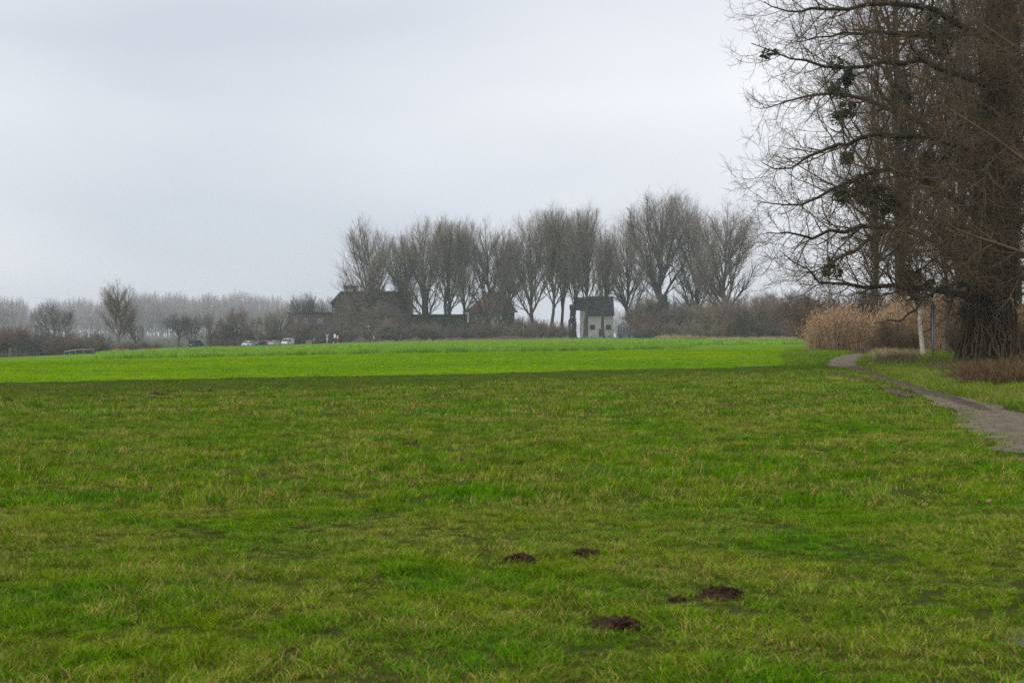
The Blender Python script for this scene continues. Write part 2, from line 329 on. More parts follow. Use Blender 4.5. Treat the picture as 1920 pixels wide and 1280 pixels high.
def path_dist(x, y):
    """distance from the path's edge (negative on the path)"""
    x = np.asarray(x); y = np.asarray(y); res = np.full(len(x), 99.0)
    near = (x > -1) & (x < 55)
    xi = x[near]; yi = y[near]; r = np.empty(len(xi))
    for s in range(0, len(xi), 20000):
        d = np.sqrt((xi[s:s + 20000, None] - PC[None, :, 0]) ** 2 + (yi[s:s + 20000, None] - PC[None, :, 1]) ** 2) - PW[None] / 2
        r[s:s + 20000] = d.min(1)
    res[near] = r
    return res
def ribbon(name, c, nor, wd, m, dz, seed):
    k = 9; ts = np.linspace(-0.5, 0.5, k)
    e = 1 + 0.25 * (vnoise(np.arange(len(c)), 0 * wd, 2.2, seed) - 0.5) * 2
    V = c[:, None, :] + nor[:, None, :] * (ts[None, :, None] * (wd * e)[:, None, None])
    Z = gz(V[..., 0], V[..., 1]) + dz - 0.03 * np.abs(ts * 2)[None] ** 4
    v = np.concatenate([V, Z[..., None]], -1).reshape(-1, 3)
    i, j = np.meshgrid(np.arange(k - 1), np.arange(len(c) - 1)); a = (j * k + i).ravel()
    return obj(name, npmesh(name, v, [np.stack([a, a + 1, a + 1 + k, a + k], -1)], True), m)
tag(ribbon('path', PC, _nor, PW * 1.15, M['gravel'], 0.035, 3), kind='structure')
# worn muddy wheel track beside the path and along its far edge
def track(pts, wd, seed, m='mud'):
    p = np.array(pts, float); tt = np.linspace(0, len(p) - 1, 40)
    c = np.stack([np.interp(tt, np.arange(len(p)), p[:, 0]), np.interp(tt, np.arange(len(p)), p[:, 1])], -1)
    tn = np.gradient(c, axis=0); tn /= np.linalg.norm(tn, axis=1)[:, None]
    e = np.sin(np.linspace(0, math.pi, 40)) ** 0.5 * wd
    return ribbon('muddy_track', c, np.stack([tn[:, 1], -tn[:, 0]], -1), e, M[m], 0.046, seed)
MUD = [([(11.6, 52), (11.2, 47), (10.9, 42.5)], 0.5, 4), ([(10.1, 38.5), (9.7, 36), (9.5, 33.5)], 0.42, 8), ([(14.3, 60), (13.9, 57), (12.9, 50), (12.0, 45), (10.65, 37), (9.95, 31), (9.6, 28.5)], 0.85, 12)]
for a in MUD: tag(track(*a), kind='structure')
mud_c = np.concatenate([np.stack([np.interp(np.linspace(0, 1, 15), np.linspace(0, 1, len(a[0])), np.array(a[0])[:, 0]), np.interp(np.linspace(0, 1, 15), np.linspace(0, 1, len(a[0])), np.array(a[0])[:, 1])], -1) for a in MUD[:2]])

# ------------------------------------------------------------------ scattering (stuff)
def tuft_mesh(name, n, rad, h, wd, lean, r, seg=2, m=None, hvar=0.5):
    """a tuft of bent tapering blades"""
    a = r.random(n) * 2 * np.pi; q = rad * np.sqrt(r.random(n))
    base = np.stack([q * np.cos(a), q * np.sin(a), np.full(n, -0.01)], -1)
    hh = h * (1 - hvar + hvar * 2 * r.random(n)); ww = wd * (0.6 + 0.8 * r.random(n))
    la = r.random(n) * 2 * np.pi; ln = lean * (0.3 + r.random(n))
    d = np.stack([np.cos(la), np.sin(la), np.zeros(n)], -1)
    fa = r.random(n) * np.pi * 2; sd_ = np.stack([np.cos(fa), np.sin(fa), np.zeros(n)], -1)
    rows = []; up = np.array([0, 0, 1.0])
    for k in range(seg):
        t = k / seg
        c = base + up * (hh * t * (1 - 0.25 * t * ln))[:, None] + d * (hh * ln * t * t)[:, None]
        wk = ww * (1 - 0.45 * t)
        rows += [c - sd_ * wk[:, None] / 2, c + sd_ * wk[:, None] / 2]
    tip = base + up * (hh * (1 - 0.25 * ln))[:, None] + d * (hh * ln)[:, None]
    V = np.stack(rows + [tip], 1); nv = 2 * seg + 1
    o = np.arange(n) * nv; quads = [np.stack([o + 2 * k, o + 2 * k + 1, o + 2 * k + 3, o + 2 * k + 2], -1) for k in range(seg - 1)]
    tri = np.stack([o + 2 * seg - 2, o + 2 * seg - 1, o + 2 * seg], -1)
    me = npmesh(name, V.reshape(-1, 3), quads + [tri])
    for nm in ('rnd', 'rnd2'):
        at = me.attributes.new(nm, 'FLOAT', 'POINT'); at.data.foreach_set('value', np.repeat(r.random(n), nv).astype(np.float32))
    if m: me.materials.append(m)
    return me

def scatter(name, pts, scl, variants, label, cat, tilt=0.12, seed=1):
    r = np.random.default_rng(seed); n = len(pts)
    me = bpy.data.meshes.new(name); me.vertices.add(n); me.vertices.foreach_set('co', np.asarray(pts, np.float32).ravel())
    rot = np.stack([(r.random(n) - .5) * 2 * tilt, (r.random(n) - .5) * 2 * tilt, r.random(n) * 2 * np.pi], -1).astype(np.float32)
    scl = np.asarray(scl, np.float32)
    if scl.ndim == 1: scl = np.repeat(scl[:, None], 3, 1)
    me.attributes.new('rot', 'FLOAT_VECTOR', 'POINT').data.foreach_set('vector', rot.ravel())
    me.attributes.new('scl', 'FLOAT_VECTOR', 'POINT').data.foreach_set('vector', scl.ravel())
    me.attributes.new('pick', 'INT', 'POINT').data.foreach_set('value', r.integers(0, len(variants), n).astype(np.int32))
    o = bpy.data.objects.new(name, me); COL.objects.link(o)
    c = bpy.data.collections.new(name + '_kinds')
    for i, vm in enumerate(variants):
        mt = None
        if isinstance(vm, tuple): vm, mt = vm
        k_ = bpy.data.objects.new('%s_kind_%02d' % (name, i), vm); c.objects.link(k_)
        if mt is not None:
            if len(vm.materials) == 0: vm.materials.append(None)
            k_.material_slots[0].link = 'OBJECT'; k_.material_slots[0].material = mt
    g = bpy.data.node_groups.new(name, 'GeometryNodeTree')
    g.interface.new_socket('Geometry', in_out='INPUT', socket_type='NodeSocketGeometry'); g.interface.new_socket('Geometry', in_out='OUTPUT', socket_type='NodeSocketGeometry')
    gi = N(g, 'NodeGroupInput'); go = N(g, 'NodeGroupOutput'); ip = N(g, 'GeometryNodeInstanceOnPoints'); ci = N(g, 'GeometryNodeCollectionInfo')
    ci.inputs['Collection'].default_value = c; ci.inputs['Separate Children'].default_value = True; ci.inputs['Reset Children'].default_value = True
    def na(nm, typ): x = N(g, 'GeometryNodeInputNamedAttribute', data_type=typ); x.inputs[0].default_value = nm; return x.outputs['Attribute']
    g.links.new(gi.outputs[0], ip.inputs['Points']); g.links.new(ci.outputs[0], ip.inputs['Instance']); ip.inputs['Pick Instance'].default_value = True
    g.links.new(na('pick', 'INT'), ip.inputs['Instance Index']); g.links.new(na('rot', 'FLOAT_VECTOR'), ip.inputs['Rotation']); g.links.new(na('scl', 'FLOAT_VECTOR'), ip.inputs['Scale'])
    g.links.new(ip.outputs[0], go.inputs[0])
    md = o.modifiers.new('scatter', 'NODES'); md.node_group = g
    return tag(o, label, cat, kind='stuff')

HX = 0.36 * 1.12
def wedge(y0, y1, dens, r, pad=1.0):
    """random spots in the strip of land in view, a little wider than the frame"""
    area = (HX * (y1 ** 2 - y0 ** 2) + 2 * pad * (y1 - y0)); n = int(area * dens)
    y = np.sqrt(y0 ** 2 + r.random(n) * (y1 ** 2 - y0 ** 2)); x = (r.random(n) * 2 - 1) * (HX * y + pad)
    return x, y

HILLS = []
for u, v, wpx, hh in [(975, 1056, 60, .105), (1096, 1044, 62, .095), (1352, 1118, 92, .085), (1268, 1128, 26, .045), (1158, 1178, 98, .10),
                  (292, 742, 26, .13), (313, 739, 22, .13), (328, 738, 16, .12), (394, 736, 15, .13), (456, 740, 20, .12), (284, 748, 18, .10), (682, 737, 15, .10), (512, 712, 12, .10), (16, 752, 16, .1), (70, 1138, 60, .05), (560, 1226, 60, .045)]:
    Y = F * EYE / (v - HV); HILLS.append(((u - 960) / F * Y, Y, wpx / F * Y / 2, hh))
HILLS = np.array(HILLS)
def hill_dist(x, y):
    d = np.full(len(x), 9.0)
    for hx, hy, hr, hh in HILLS: d = np.minimum(d, np.sqrt((x - hx) ** 2 + (y - hy) ** 2) - hr)
    return d
def meadow_ok(x, y, r, fade=0.25):
    pd = path_dist(x, y) + 0.5 * (vnoise(x, y, 0.4, 9) - 0.5); hd = hill_dist(x, y)
    md = np.full(len(x), 9.0)
    k = (x > 7) & (y > 30) & (y < 56)
    if k.any(): md[k] = np.sqrt(((np.stack([x[k], y[k]], -1)[:, None] - mud_c[None]) ** 2).sum(-1)).min(1) - 0.3 + 0.4 * (vnoise(x[k], y[k], 0.5, 2) - .5)
    q = r.random(len(x))
    return ((q < np.clip(pd / 0.6 + 0.3, 0, 1)) | ((q < 0.07) & (pd > -0.9))) & (hd > 0.0) & (q < np.clip(md / 0.5 + 0.25, 0, 1)) & (y < bline(x) + 0.4 * (vnoise(x, y, 1.2, 5) - 0.5))

r1 = np.random.default_rng(5)
fine = [tuft_mesh('fine_tuft', 38, 0.060, 0.050, 0.0040, 1.1, r1, 3, M['blade'], 0.55) for _ in range(6)]
mids = [tuft_mesh('mid_tuft', 36, 0.10, 0.070, 0.0080, 0.9, r1, 2, M['blade'], 0.55) for _ in range(5)]
wide = [tuft_mesh('wide_tuft', 30, 0.22, 0.070, 0.014, 0.8, r1, 2, M['blade'], 0.5) for _ in range(4)]
shrt = [tuft_mesh('short_tuft', 26, 0.26, 0.050, 0.016, 0.8, r1, 2, M['blade_short'], 0.5) for _ in range(4)]
young = [tuft_mesh('young_crop', 26, 0.30, 0.075, 0.016, 0.5, r1, 2, M['crop'], 0.35) for _ in range(4)]
tall = [tuft_mesh('tall_crop', 30, 0.34, 0.40, 0.035, 0.45, r1, 2, M['tall_crop'], 0.25) for _ in range(4)]
tallf = [tuft_mesh('tall_crop_far', 40, 1.1, 0.36, 0.10, 0.5, r1, 2, M['tall_crop'], 0.3) for _ in range(3)]
humpt = [tuft_mesh('hump_tuft', 34, 0.20, 0.19, 0.013, 0.8, r1, 3, M['verge_green'], 0.6) for _ in range(3)]
verge = [tuft_mesh('verge_tuft', 34, 0.20, 0.19, 0.012, 0.8, r1, 3, M['verge'], 0.6) for _ in range(5)]

def grass_scale(x, y):
    f = vnoise(x, y, 0.17, 2); f2 = fbm(x, y, 0.5, 12); g = fbm(x, y, 2.3, 6)
    s = 0.30 + 1.15 * np.clip((0.55 * f + 0.75 * f2 - 0.38) * 1.9, 0, 1) * (0.45 + g)
    return s
def lay(name, y0, y1, dens, variants, label, seed, sfun, keep=None, zoff=0.0):
    r = np.random.default_rng(seed); x, y = wedge(y0, y1, dens, r)
    k = keep(x, y, r); x = x[k]; y = y[k]
    s = sfun(x, y) * (0.8 + 0.4 * r.random(len(x)))
    return scatter(name, np.stack([x, y, gz(x, y) + zoff], -1), np.stack([np.sqrt(s), np.sqrt(s), s], -1), variants, label, 'grass', seed=seed)
def strip(x, y): return bline(x) - y                      # metres in front of the crop edge
def edge_mix(x, y, r): return strip(x, y) > 14 + 8 * (fbm(x, y, 6, 3) - .5) + 9 * (r.random(len(x)) - .5)
def far_m(x, y, r): return meadow_ok(x, y, r) & edge_mix(x, y, r)
def near_edge(x, y, r): return meadow_ok(x, y, r) & ~edge_mix(x, y, r) & (path_dist(x, y) > -0.1)
right_of_path = lambda x, y: x > np.interp(y, PC[:, 1], PC[:, 0])
lay('meadow_grass', 4.5, 13, 260, fine, 'short uneven pasture grass with straw patches nearest the camera', 21, grass_scale, lambda x, y, r: meadow_ok(x, y, r) & ~right_of_path(x, y))
lay('meadow_grass', 13, 27, 80, mids, 'pasture grass of mixed green and straw in the middle of the meadow', 22, grass_scale, lambda x, y, r: meadow_ok(x, y, r) & ~right_of_path(x, y))
lay('meadow_grass', 27, 70, 24, wide, 'green pasture grass on the far half of the meadow', 23, grass_scale, lambda x, y, r: far_m(x, y, r) & ~right_of_path(x, y))
lay('meadow_grass', 25, 75, 22, shrt, 'dark short grass strip along the edge of the bright crop', 24, lambda x, y: 0.35 + 1.1 * fbm(x, y, 1.2, 4), lambda x, y, r: near_edge(x, y, r) & ~right_of_path(x, y))
def keep_young(x, y, r): return in_young(x, y) & (y < tline(x) + 1.5) & (r.random(len(x)) < np.clip((95 / y) ** 1.5, 0, 1))
lay('young_crop', 36, 134, 9, young, 'bright yellow-green young crop across the middle of the fields', 25, lambda x, y: (0.45 + 0.9 * fbm(x, y, 1.5, 8)) * np.clip(0.4 + (y - bline(x)) * 0.25, 0.4, 1), keep_young, 0.02)
def keep_tall(x, y, r):
    return in_tall(x, y) & (y < tline(x) + 26)
lay('tall_crop', 88, 160, 5, tall, 'front rows of the taller darker green crop behind the bright field', 26, lambda x, y: 0.75 + 0.5 * fbm(x, y, 5, 8), keep_tall, 0.03)
lay('tall_crop', 115, 376, 0.62, tallf, 'taller green crop stretching back to the row of trees', 27, lambda x, y: 0.75 + 0.6 * fbm(x * 0.3, y, 6, 8), lambda x, y, r: in_tall(x, y) & (y > tline(x) + 24), 0.03)

# verge on the right of the path, rougher, and the grassy hump by the bend
def keep_verge(x, y, r):
    pd = path_dist(x, y) + 0.5 * (vnoise(x, y, 0.6, 9) - 0.5)
    return right_of_path(x, y) & (pd > 0.05) & (x < 45)
lay('verge_grass', 18, 58, 20, verge, 'rough verge grass between the path and the great tree', 31, lambda x, y: 0.45 + 0.9 * fbm(x, y, 2, 8), keep_verge)
lay('verge_grass', 58, 112, 8, verge, 'rough grass around the white trunk and the reed beds', 32, lambda x, y: 0.9 + 1.3 * fbm(x, y, 2, 8), keep_verge)
def keep_hump(x, y, r): return (~right_of_path(x, y)) & (path_dist(x, y) > 0.1) & (x > field_right(y) - 1.7) & (y > 66) & (y < 100)
lay('verge_grass', 60, 150, 7, humpt, 'longer grass on the hump where the path bends away', 33, lambda x, y: 0.8 + 0.8 * fbm(x, y, 2, 8), keep_hump)

# ------------------------------------------------------------------ molehills
def mound(name, rad, hh, seed, m, label, cat, loc, group=None, rings=16, segs=36, sy=1.0, rough=0.35, lump=0.25, peak=1.1):
    r = np.random.default_rng(seed); o1, o2 = r.random(2) * 100
    t = np.linspace(0, 1, rings); a = np.linspace(0, 2 * np.pi, segs, endpoint=False)
    T, A = np.meshgrid(t, a, indexing='ij')
    edge = 1 + rough * (fbm(np.cos(A) * 2 + o1, np.sin(A) * 2 + o2, 1.0, seed) - 0.5) * 2
    X = T * np.cos(A) * rad * edge; Y = T * np.sin(A) * rad * edge * sy
    prof = np.cos(T * np.pi / 2) ** peak
    Z = hh * prof * (1 + lump * 2 * (fbm(X / rad * 3 + o1, Y / rad * 3 + o2, 1.0, seed + 1) - 0.5)) + hh * lump * 0.5 * (vnoise(X / rad * 9 + o1, Y / rad * 9, 1, seed) - .5) * (1 - T ** 3) - 0.02 * rad * T
    v = np.stack([X, Y, Z], -1).reshape(-1, 3); i, j = np.meshgrid(np.arange(rings - 1), np.arange(segs), indexing='ij')
    q = np.stack([i * segs + j, i * segs + (j + 1) % segs, (i + 1) * segs + (j + 1) % segs, (i + 1) * segs + j], -1).reshape(-1, 4)
    return tag(obj(name, npmesh(name, v, [q[:, ::-1]], False), m, None, loc), label, cat, group)
HL = ['crumbly dark molehill, left one of the pair in mid meadow', 'crumbly dark molehill, right one of the pair in mid meadow', 'widest dark molehill, nearer the right, flanked by a small heap', 'small crumb of dug soil just beside the widest molehill',
      'dark molehill closest to the camera below the pair', 'front molehill of the distant cluster on the meadow left', 'middle molehill of the distant cluster on the meadow left', 'rightmost molehill of the distant cluster on the meadow left', 'lone distant molehill just right of the molehill cluster',
      'flat distant molehill second to the right of the cluster', 'small soil crumb nearest the camera in the distant cluster', 'tiny distant molehill in the middle of the dark grass strip', 'tiny molehill at the edge of the bright crop', 'tiny molehill at the left edge of the dark grass strip',
      'flat bare soil spot at the lower left of the meadow', 'flat bare soil spot at the bottom of the meadow, left of middle']
for i, (hx, hy, hr, hh) in enumerate(HILLS):
    mound('molehill', hr * 1.12, hh * 0.62, 40 + i, M['soil'], HL[i], 'molehill', (hx, hy, G(hx, hy) - 0.01), 'molehills in the meadow', rings=16, segs=40, rough=0.6, lump=0.7, peak=0.6)

rc = np.random.default_rng(19)
for o in [o for o in scene.objects if o.name.startswith('molehill') and o.location.y < 12 and 'bare soil' not in o['label']]:
    hr = max(v.co.x for v in o.data.vertices); hz_ = max(v.co.z for v in o.data.vertices) * 0.8; vs, fs = [], []
    base = np.array([(1, 0, 0), (-1, 0, 0), (0, 1, 0), (0, -1, 0), (0, 0, 1), (0, 0, -1)], float); tri = np.array([(0, 2, 4), (2, 1, 4), (1, 3, 4), (3, 0, 4), (2, 0, 5), (1, 2, 5), (3, 1, 5), (0, 3, 5)])
    for k in range(90):
        a = rc.random() * 6.28; q = hr * (0.2 + 1.0 * rc.random()); z = hz_ * max(0, math.cos(min(1, q / hr) * 1.57)) ** 0.6 * 0.9 + 0.004; sz = 0.006 + 0.012 * rc.random() ** 2
        vs.append(base * sz * (0.6 + 0.8 * rc.random((6, 3))) + np.array([q * math.cos(a), q * math.sin(a), z])); fs.append(tri + 6 * k)
    c_ = obj('clods', npmesh('clods', np.concatenate(vs), [np.concatenate(fs)]), M['soil'], o); c_['kind'] = 'stuff'

# ------------------------------------------------------------------ trees
def nrm(v): return v / (np.linalg.norm(v, axis=-1, keepdims=True) + 1e-9)
def frames(T):
    ref = np.where(np.abs(T[..., 2:3]) > 0.9, np.array([1.0, 0, 0]), np.array([0, 0, 1.0]))
    U = nrm(np.cross(T, ref)); return U, np.cross(T, U)
def tubes(pts, rad, sides, tip=None):
    tip = (sides == 3) if tip is None else tip      # twigs end in a point
    B, n, _ = pts.shape
    T = nrm(np.gradient(pts, axis=1)); mean = nrm(pts[:, -1] - pts[:, 0])[:, None]
    ref = np.where(np.abs(mean[..., 2:3]) > 0.9, np.array([1.0, 0, 0]), np.array([0, 0, 1.0]))
    U = nrm(np.cross(T, np.broadcast_to(ref, T.shape))); V = np.cross(T, U)
    a = np.arange(sides) * 2 * np.pi / sides
    v = pts[:, :, None] + rad[:, :, None, None] * (np.cos(a)[None, None, :, None] * U[:, :, None] + np.sin(a)[None, None, :, None] * V[:, :, None])
    nv = n * sides; m = n - 1
    if tip: v = np.concatenate([v[:, :-1].reshape(B, -1, 3), pts[:, -1:]], 1); nv = (n - 1) * sides + 1; m = n - 2
    b, i, j = np.meshgrid(np.arange(B), np.arange(m), np.arange(sides), indexing='ij')
    f = lambda bi, ii, jj: bi * nv + ii * sides + jj % sides
    q = np.stack([f(b, i, j), f(b, i, j + 1), f(b, i + 1, j + 1), f(b, i + 1, j)], -1).reshape(-1, 4)
    if not tip: return v.reshape(-1, 3), q
    b, j = np.meshgrid(np.arange(B), np.arange(sides), indexing='ij')
    t = np.stack([f(b, n - 2, j), f(b, n - 2, j + 1), b * nv + nv - 1], -1).reshape(-1, 3)
    return v.reshape(-1, 3), q, t
def join(parts):
    vs, qs, ts, o = [], [], [], 0
    for p in parts:
        vs.append(p[0]); qs.append(p[1] + o)
        if len(p) > 2: ts.append(p[2] + o)
        o += len(p[0])
    return np.concatenate(vs), [np.concatenate(qs)] + ([np.concatenate(ts)] if ts else [])
def integrate(pos, d, L, nseg, up, wig, r, drop=0.0):
    pts = [pos]; step = (L / nseg)[:, None]
    for k in range(nseg):
        bias = up * (k / nseg * 1.5 + 0.25) - drop * max(0, 1 - 2.2 * k / nseg)
        d = nrm(d + np.array([0, 0, bias])[None] + r.normal(0, wig, d.shape)); pos = pos + d * step; pts.append(pos)
    return np.stack(pts, 1)
def grow(P0, R0, r, n, t0, t1, ang, ratio, tap=0.5, lvar=0.35, up=0.1, wig=0.08, nseg=4, rr=0.6, rtip=0.35, rmin=0.004, lmax=None, lmin=0.0, drop=0.0, keep=1.0, absL=None):
    B, n0, _ = P0.shape
    t = t0 + (t1 - t0) * ((np.arange(n)[None] + r.random((B, n))) / n)
    f = t * (n0 - 1); i0 = np.minimum(f.astype(int), n0 - 2); f = f - i0; bi = np.arange(B)[:, None]
    pos = P0[bi, i0] * (1 - f[..., None]) + P0[bi, i0 + 1] * f[..., None]; T = nrm(P0[bi, i0 + 1] - P0[bi, i0])
    rp_ = R0[bi, i0] * (1 - f) + R0[bi, i0 + 1] * f
    Lp = np.linalg.norm(np.diff(P0, axis=1), axis=2).sum(1)[:, None]
    ph = r.random((B, 1)) * 6.28 + np.arange(n)[None] * 2.4 + r.normal(0, 0.4, (B, n))
    a = np.radians(ang[0] + (ang[1] - ang[0]) * r.random((B, n)))
    U, V = frames(T)
    d = np.cos(a)[..., None] * T + np.sin(a)[..., None] * (np.cos(ph)[..., None] * U + np.sin(ph)[..., None] * V)
    L = (Lp if absL is None else absL) * ratio * (1 - tap * t) * (1 - lvar + 2 * lvar * r.random((B, n)))
    if lmax: L = np.minimum(L, lmax * (0.8 + 0.4 * r.random(L.shape)))
    sel = (r.random((B, n)) < keep) & (L > lmin)
    pos, d, L, rp_ = pos[sel], d[sel], L[sel], rp_[sel]
    pts = integrate(pos, nrm(d), L, nseg, up, wig, r, drop)
    r0 = np.maximum(rp_ * rr, rmin); rad = r0[:, None] * np.linspace(1, rtip, nseg + 1)[None]
    return pts, rad

def fit(P_, zc, ax, az, r, smax=2.0, jit=0.10):
    """lengthen or shorten branches so that their tips end on the outline of the crown"""
    o = P_[:, :1]; sh = P_ - o; e = 1 + jit * r.normal(0, 1, len(P_)); best = np.full(len(P_), 0.25)
    for k in np.linspace(0.25, smax, 36):
        t_ = P_[:, 0] + sh[:, -1] * k; q = np.sqrt((t_[:, 0] / ax) ** 2 + (t_[:, 1] / ax) ** 2 + ((t_[:, 2] - zc) / az) ** 2)
        best = np.where(q <= e, k, best)
    return o + sh * best[:, None, None]
def trunk_line(h, r, r0, n=14, wob=0.02, lean=(0, 0), top=0.1, flare=0.5):
    t = np.linspace(0, 1, n); w_ = np.cumsum(r.normal(0, wob * h / n, (n, 2)), 0); w_ -= w_[0]
    p = np.stack([w_[:, 0] + lean[0] * t * h, w_[:, 1] + lean[1] * t * h, h * t], -1); p[0, 2] = -0.4
    rad = r0 * ((1 - t) * (1 - top) + top) * (1 + flare * np.exp(-t * h / (2.5 * r0)))
    return p[None], rad[None]

def tree_variant(kind, seed, detail=1.0):
    """returns two meshes (trunk with limbs, crown of branchlets and twigs), about 1:1 in metres"""
    r = np.random.default_rng(seed); D = lambda n: max(2, int(n * detail))
    if kind == 'poplar':
        h = 33.0
        P0, R0 = trunk_line(h * 0.9, r, 0.55, wob=0.10, top=0.04)
        P1, R1 = grow(P0, R0, r, 22, 0.15 if seed % 2 == 0 else 0.23, 0.80, (12, 44) if seed % 2 == 0 else (10, 34), 0.5, 0.3, 0.16, up=0.07, wig=0.045, nseg=9, rr=0.58, rtip=0.20)
        P1 = fit(P1, h * 0.57, h * 0.225, h * 0.42, r, 1.9, 0.14)
        P2, R2 = grow(P1, R1, r, D(14), 0.10, 0.96, (14, 36), 0.36, 0.35, 0.3, up=0.12, wig=0.07, nseg=5, rr=0.6, rtip=0.25, rmin=0.034)
        P2 = fit(P2, h * 0.57, h * 0.245, h * 0.43, r, 1.3, 0.10)
        P3, R3 = grow(P2, R2, r, D(9), 0.10, 1.0, (14, 38), 0.60, 0.3, 0.35, up=0.15, wig=0.07, nseg=3, rr=0.6, rtip=0.4, rmin=0.0115, lmax=2.8)
        P4, R4 = grow(P3, R3, r, D(4), 0.15, 1.0, (14, 36), 0.72, 0.2, 0.35, up=0.15, wig=0.07, nseg=2, rr=0.7, rtip=0.35, rmin=0.0082, lmax=1.6)
    elif kind == 'round':
        h = 10.0
        P0, R0 = trunk_line(h * 0.6, r, 0.22, wob=0.12, top=0.2)
        P1, R1 = grow(P0, R0, r, 13, 0.25, 0.80, (18, 62), 0.95, 0.3, 0.15, up=0.06, wig=0.07, nseg=7, rr=0.60, rtip=0.18)
        P1 = fit(P1, h * 0.56, h * 0.38, h * 0.42, r, 1.8, 0.16)
        P2, R2 = grow(P1, R1, r, D(11), 0.2, 0.98, (22, 50), 0.42, 0.35, 0.3, up=0.10, wig=0.10, nseg=4, rr=0.58, rtip=0.25, rmin=0.020)
        P2 = fit(P2, h * 0.56, h * 0.42, h * 0.44, r, 1.3, 0.12)
        P3, R3 = grow(P2, R2, r, D(8), 0.12, 1.0, (22, 55), 0.50, 0.3, 0.35, up=0.08, wig=0.12, nseg=3, rr=0.6, rtip=0.4, rmin=0.011)
        P4, R4 = grow(P3, R3, r, D(5), 0.15, 1.0, (22, 55), 0.60, 0.2, 0.35, up=0.06, wig=0.12, nseg=2, rr=0.7, rtip=0.4, rmin=0.0085)
    elif kind == 'shrub':
        h = 5.0
        a = r.random(16) * 6.28; q = 0.9 * np.sqrt(r.random(16))
        pos = np.stack([q * np.cos(a), q * np.sin(a), np.full(16, -0.2)], -1)
        d = nrm(np.stack([np.cos(a) * (0.15 + 0.5 * r.random(16)), np.sin(a) * (0.15 + 0.5 * r.random(16)), np.ones(16)], -1))
        P1 = integrate(pos, d, h * (0.65 + 0.35 * r.random(16)), 7, 0.02, 0.10, r); R1 = np.linspace(0.05, 0.012, 8)[None] * (0.7 + 0.6 * r.random((16, 1)))
        P0, R0 = P1[:6], R1[:6]; P1, R1 = P1[6:], R1[6:]
        P2, R2 = grow(np.concatenate([P0, P1]), np.concatenate([R0, R1]), r, D(12), 0.10, 0.98, (25, 60), 0.42, 0.35, 0.3, up=0.08, wig=0.12, nseg=4, rr=0.6, rtip=0.3, rmin=0.016)
        P3, R3 = grow(P2, R2, r, D(8), 0.10, 1.0, (25, 60), 0.45, 0.3, 0.35, up=0.06, wig=0.14, nseg=3, rr=0.65, rtip=0.4, rmin=0.013)
        P4, R4 = grow(P3, R3, r, D(5), 0.15, 1.0, (25, 60), 0.6, 0.2, 0.35, up=0.06, wig=0.14, nseg=2, rr=0.8, rtip=0.4, rmin=0.011)
    elif kind == 'pollard':
        h = 7.4
        P0, R0 = trunk_line(h * 0.32, r, 0.26, wob=0.08, top=0.9, n=8, flare=0.15)
        n = 34; a = r.random(n) * 6.28; el = R(35) + r.random(n) * R(52)
        d = np.stack([np.cos(a) * np.cos(el), np.sin(a) * np.cos(el), np.sin(el)], -1)
        P1 = integrate(np.repeat(P0[:, -1], n, 0) + d * 0.15, d, h * 0.66 * (0.75 + 0.3 * r.random(n)), 7, 0.10, 0.05, r); R1 = np.repeat(np.linspace(0.05, 0.01, 8)[None], n, 0)
        P2, R2 = grow(P1, R1, r, D(12), 0.15, 0.98, (15, 35), 0.42, 0.35, 0.3, up=0.10, wig=0.06, nseg=4, rr=0.55, rtip=0.3, rmin=0.009)
        P3, R3 = grow(P2, R2, r, D(7), 0.10, 1.0, (15, 38), 0.55, 0.3, 0.35, up=0.08, wig=0.08, nseg=3, rr=0.65, rtip=0.4, rmin=0.012)
        P4, R4 = grow(P3, R3, r, 3, 0.15, 1.0, (15, 40), 0.6, 0.2, 0.35, up=0.06, wig=0.1, nseg=2, rr=0.8, rtip=0.4, rmin=0.011)
    elif kind == 'wood':
        h = 29.0
        P0, R0 = trunk_line(h * 0.92, r, 0.36, wob=0.06, top=0.08)
        P1, R1 = grow(P0, R0, r, 17, 0.12, 0.95, (14, 34), 0.55, 0.70, 0.2, up=0.08, wig=0.05, nseg=5, rr=0.6, rtip=0.15, rmin=0.05)
        P2, R2 = grow(P1, R1, r, 10, 0.15, 1.0, (18, 42), 0.36, 0.35, 0.3, up=0.08, wig=0.08, nseg=3, rr=0.6, rtip=0.3, rmin=0.035)
        P3, R3 = grow(P2, R2, r, 8, 0.1, 1.0, (18, 48), 0.55, 0.3, 0.35, up=0.08, wig=0.1, nseg=2, rr=0.7, rtip=0.4, rmin=0.022)
        P4, R4 = P3[:1], R3[:1]
    sc_ = h / max(P1[..., 2].max(), P3[..., 2].max(), P4[..., 2].max())
    tr = [tubes(P0 * sc_, R0, 9), tubes(P1 * sc_, R1, 5)]; cr = [tubes(P3 * sc_, R3, 3), tubes(P4 * sc_, R4, 3)]
    (tr if kind in ('poplar', 'round') else cr).append(tubes(P2 * sc_, R2, 3)); tr = join(tr); cr = join(cr)
    return npmesh('trunk', *tr, True), npmesh('crown', *cr), h

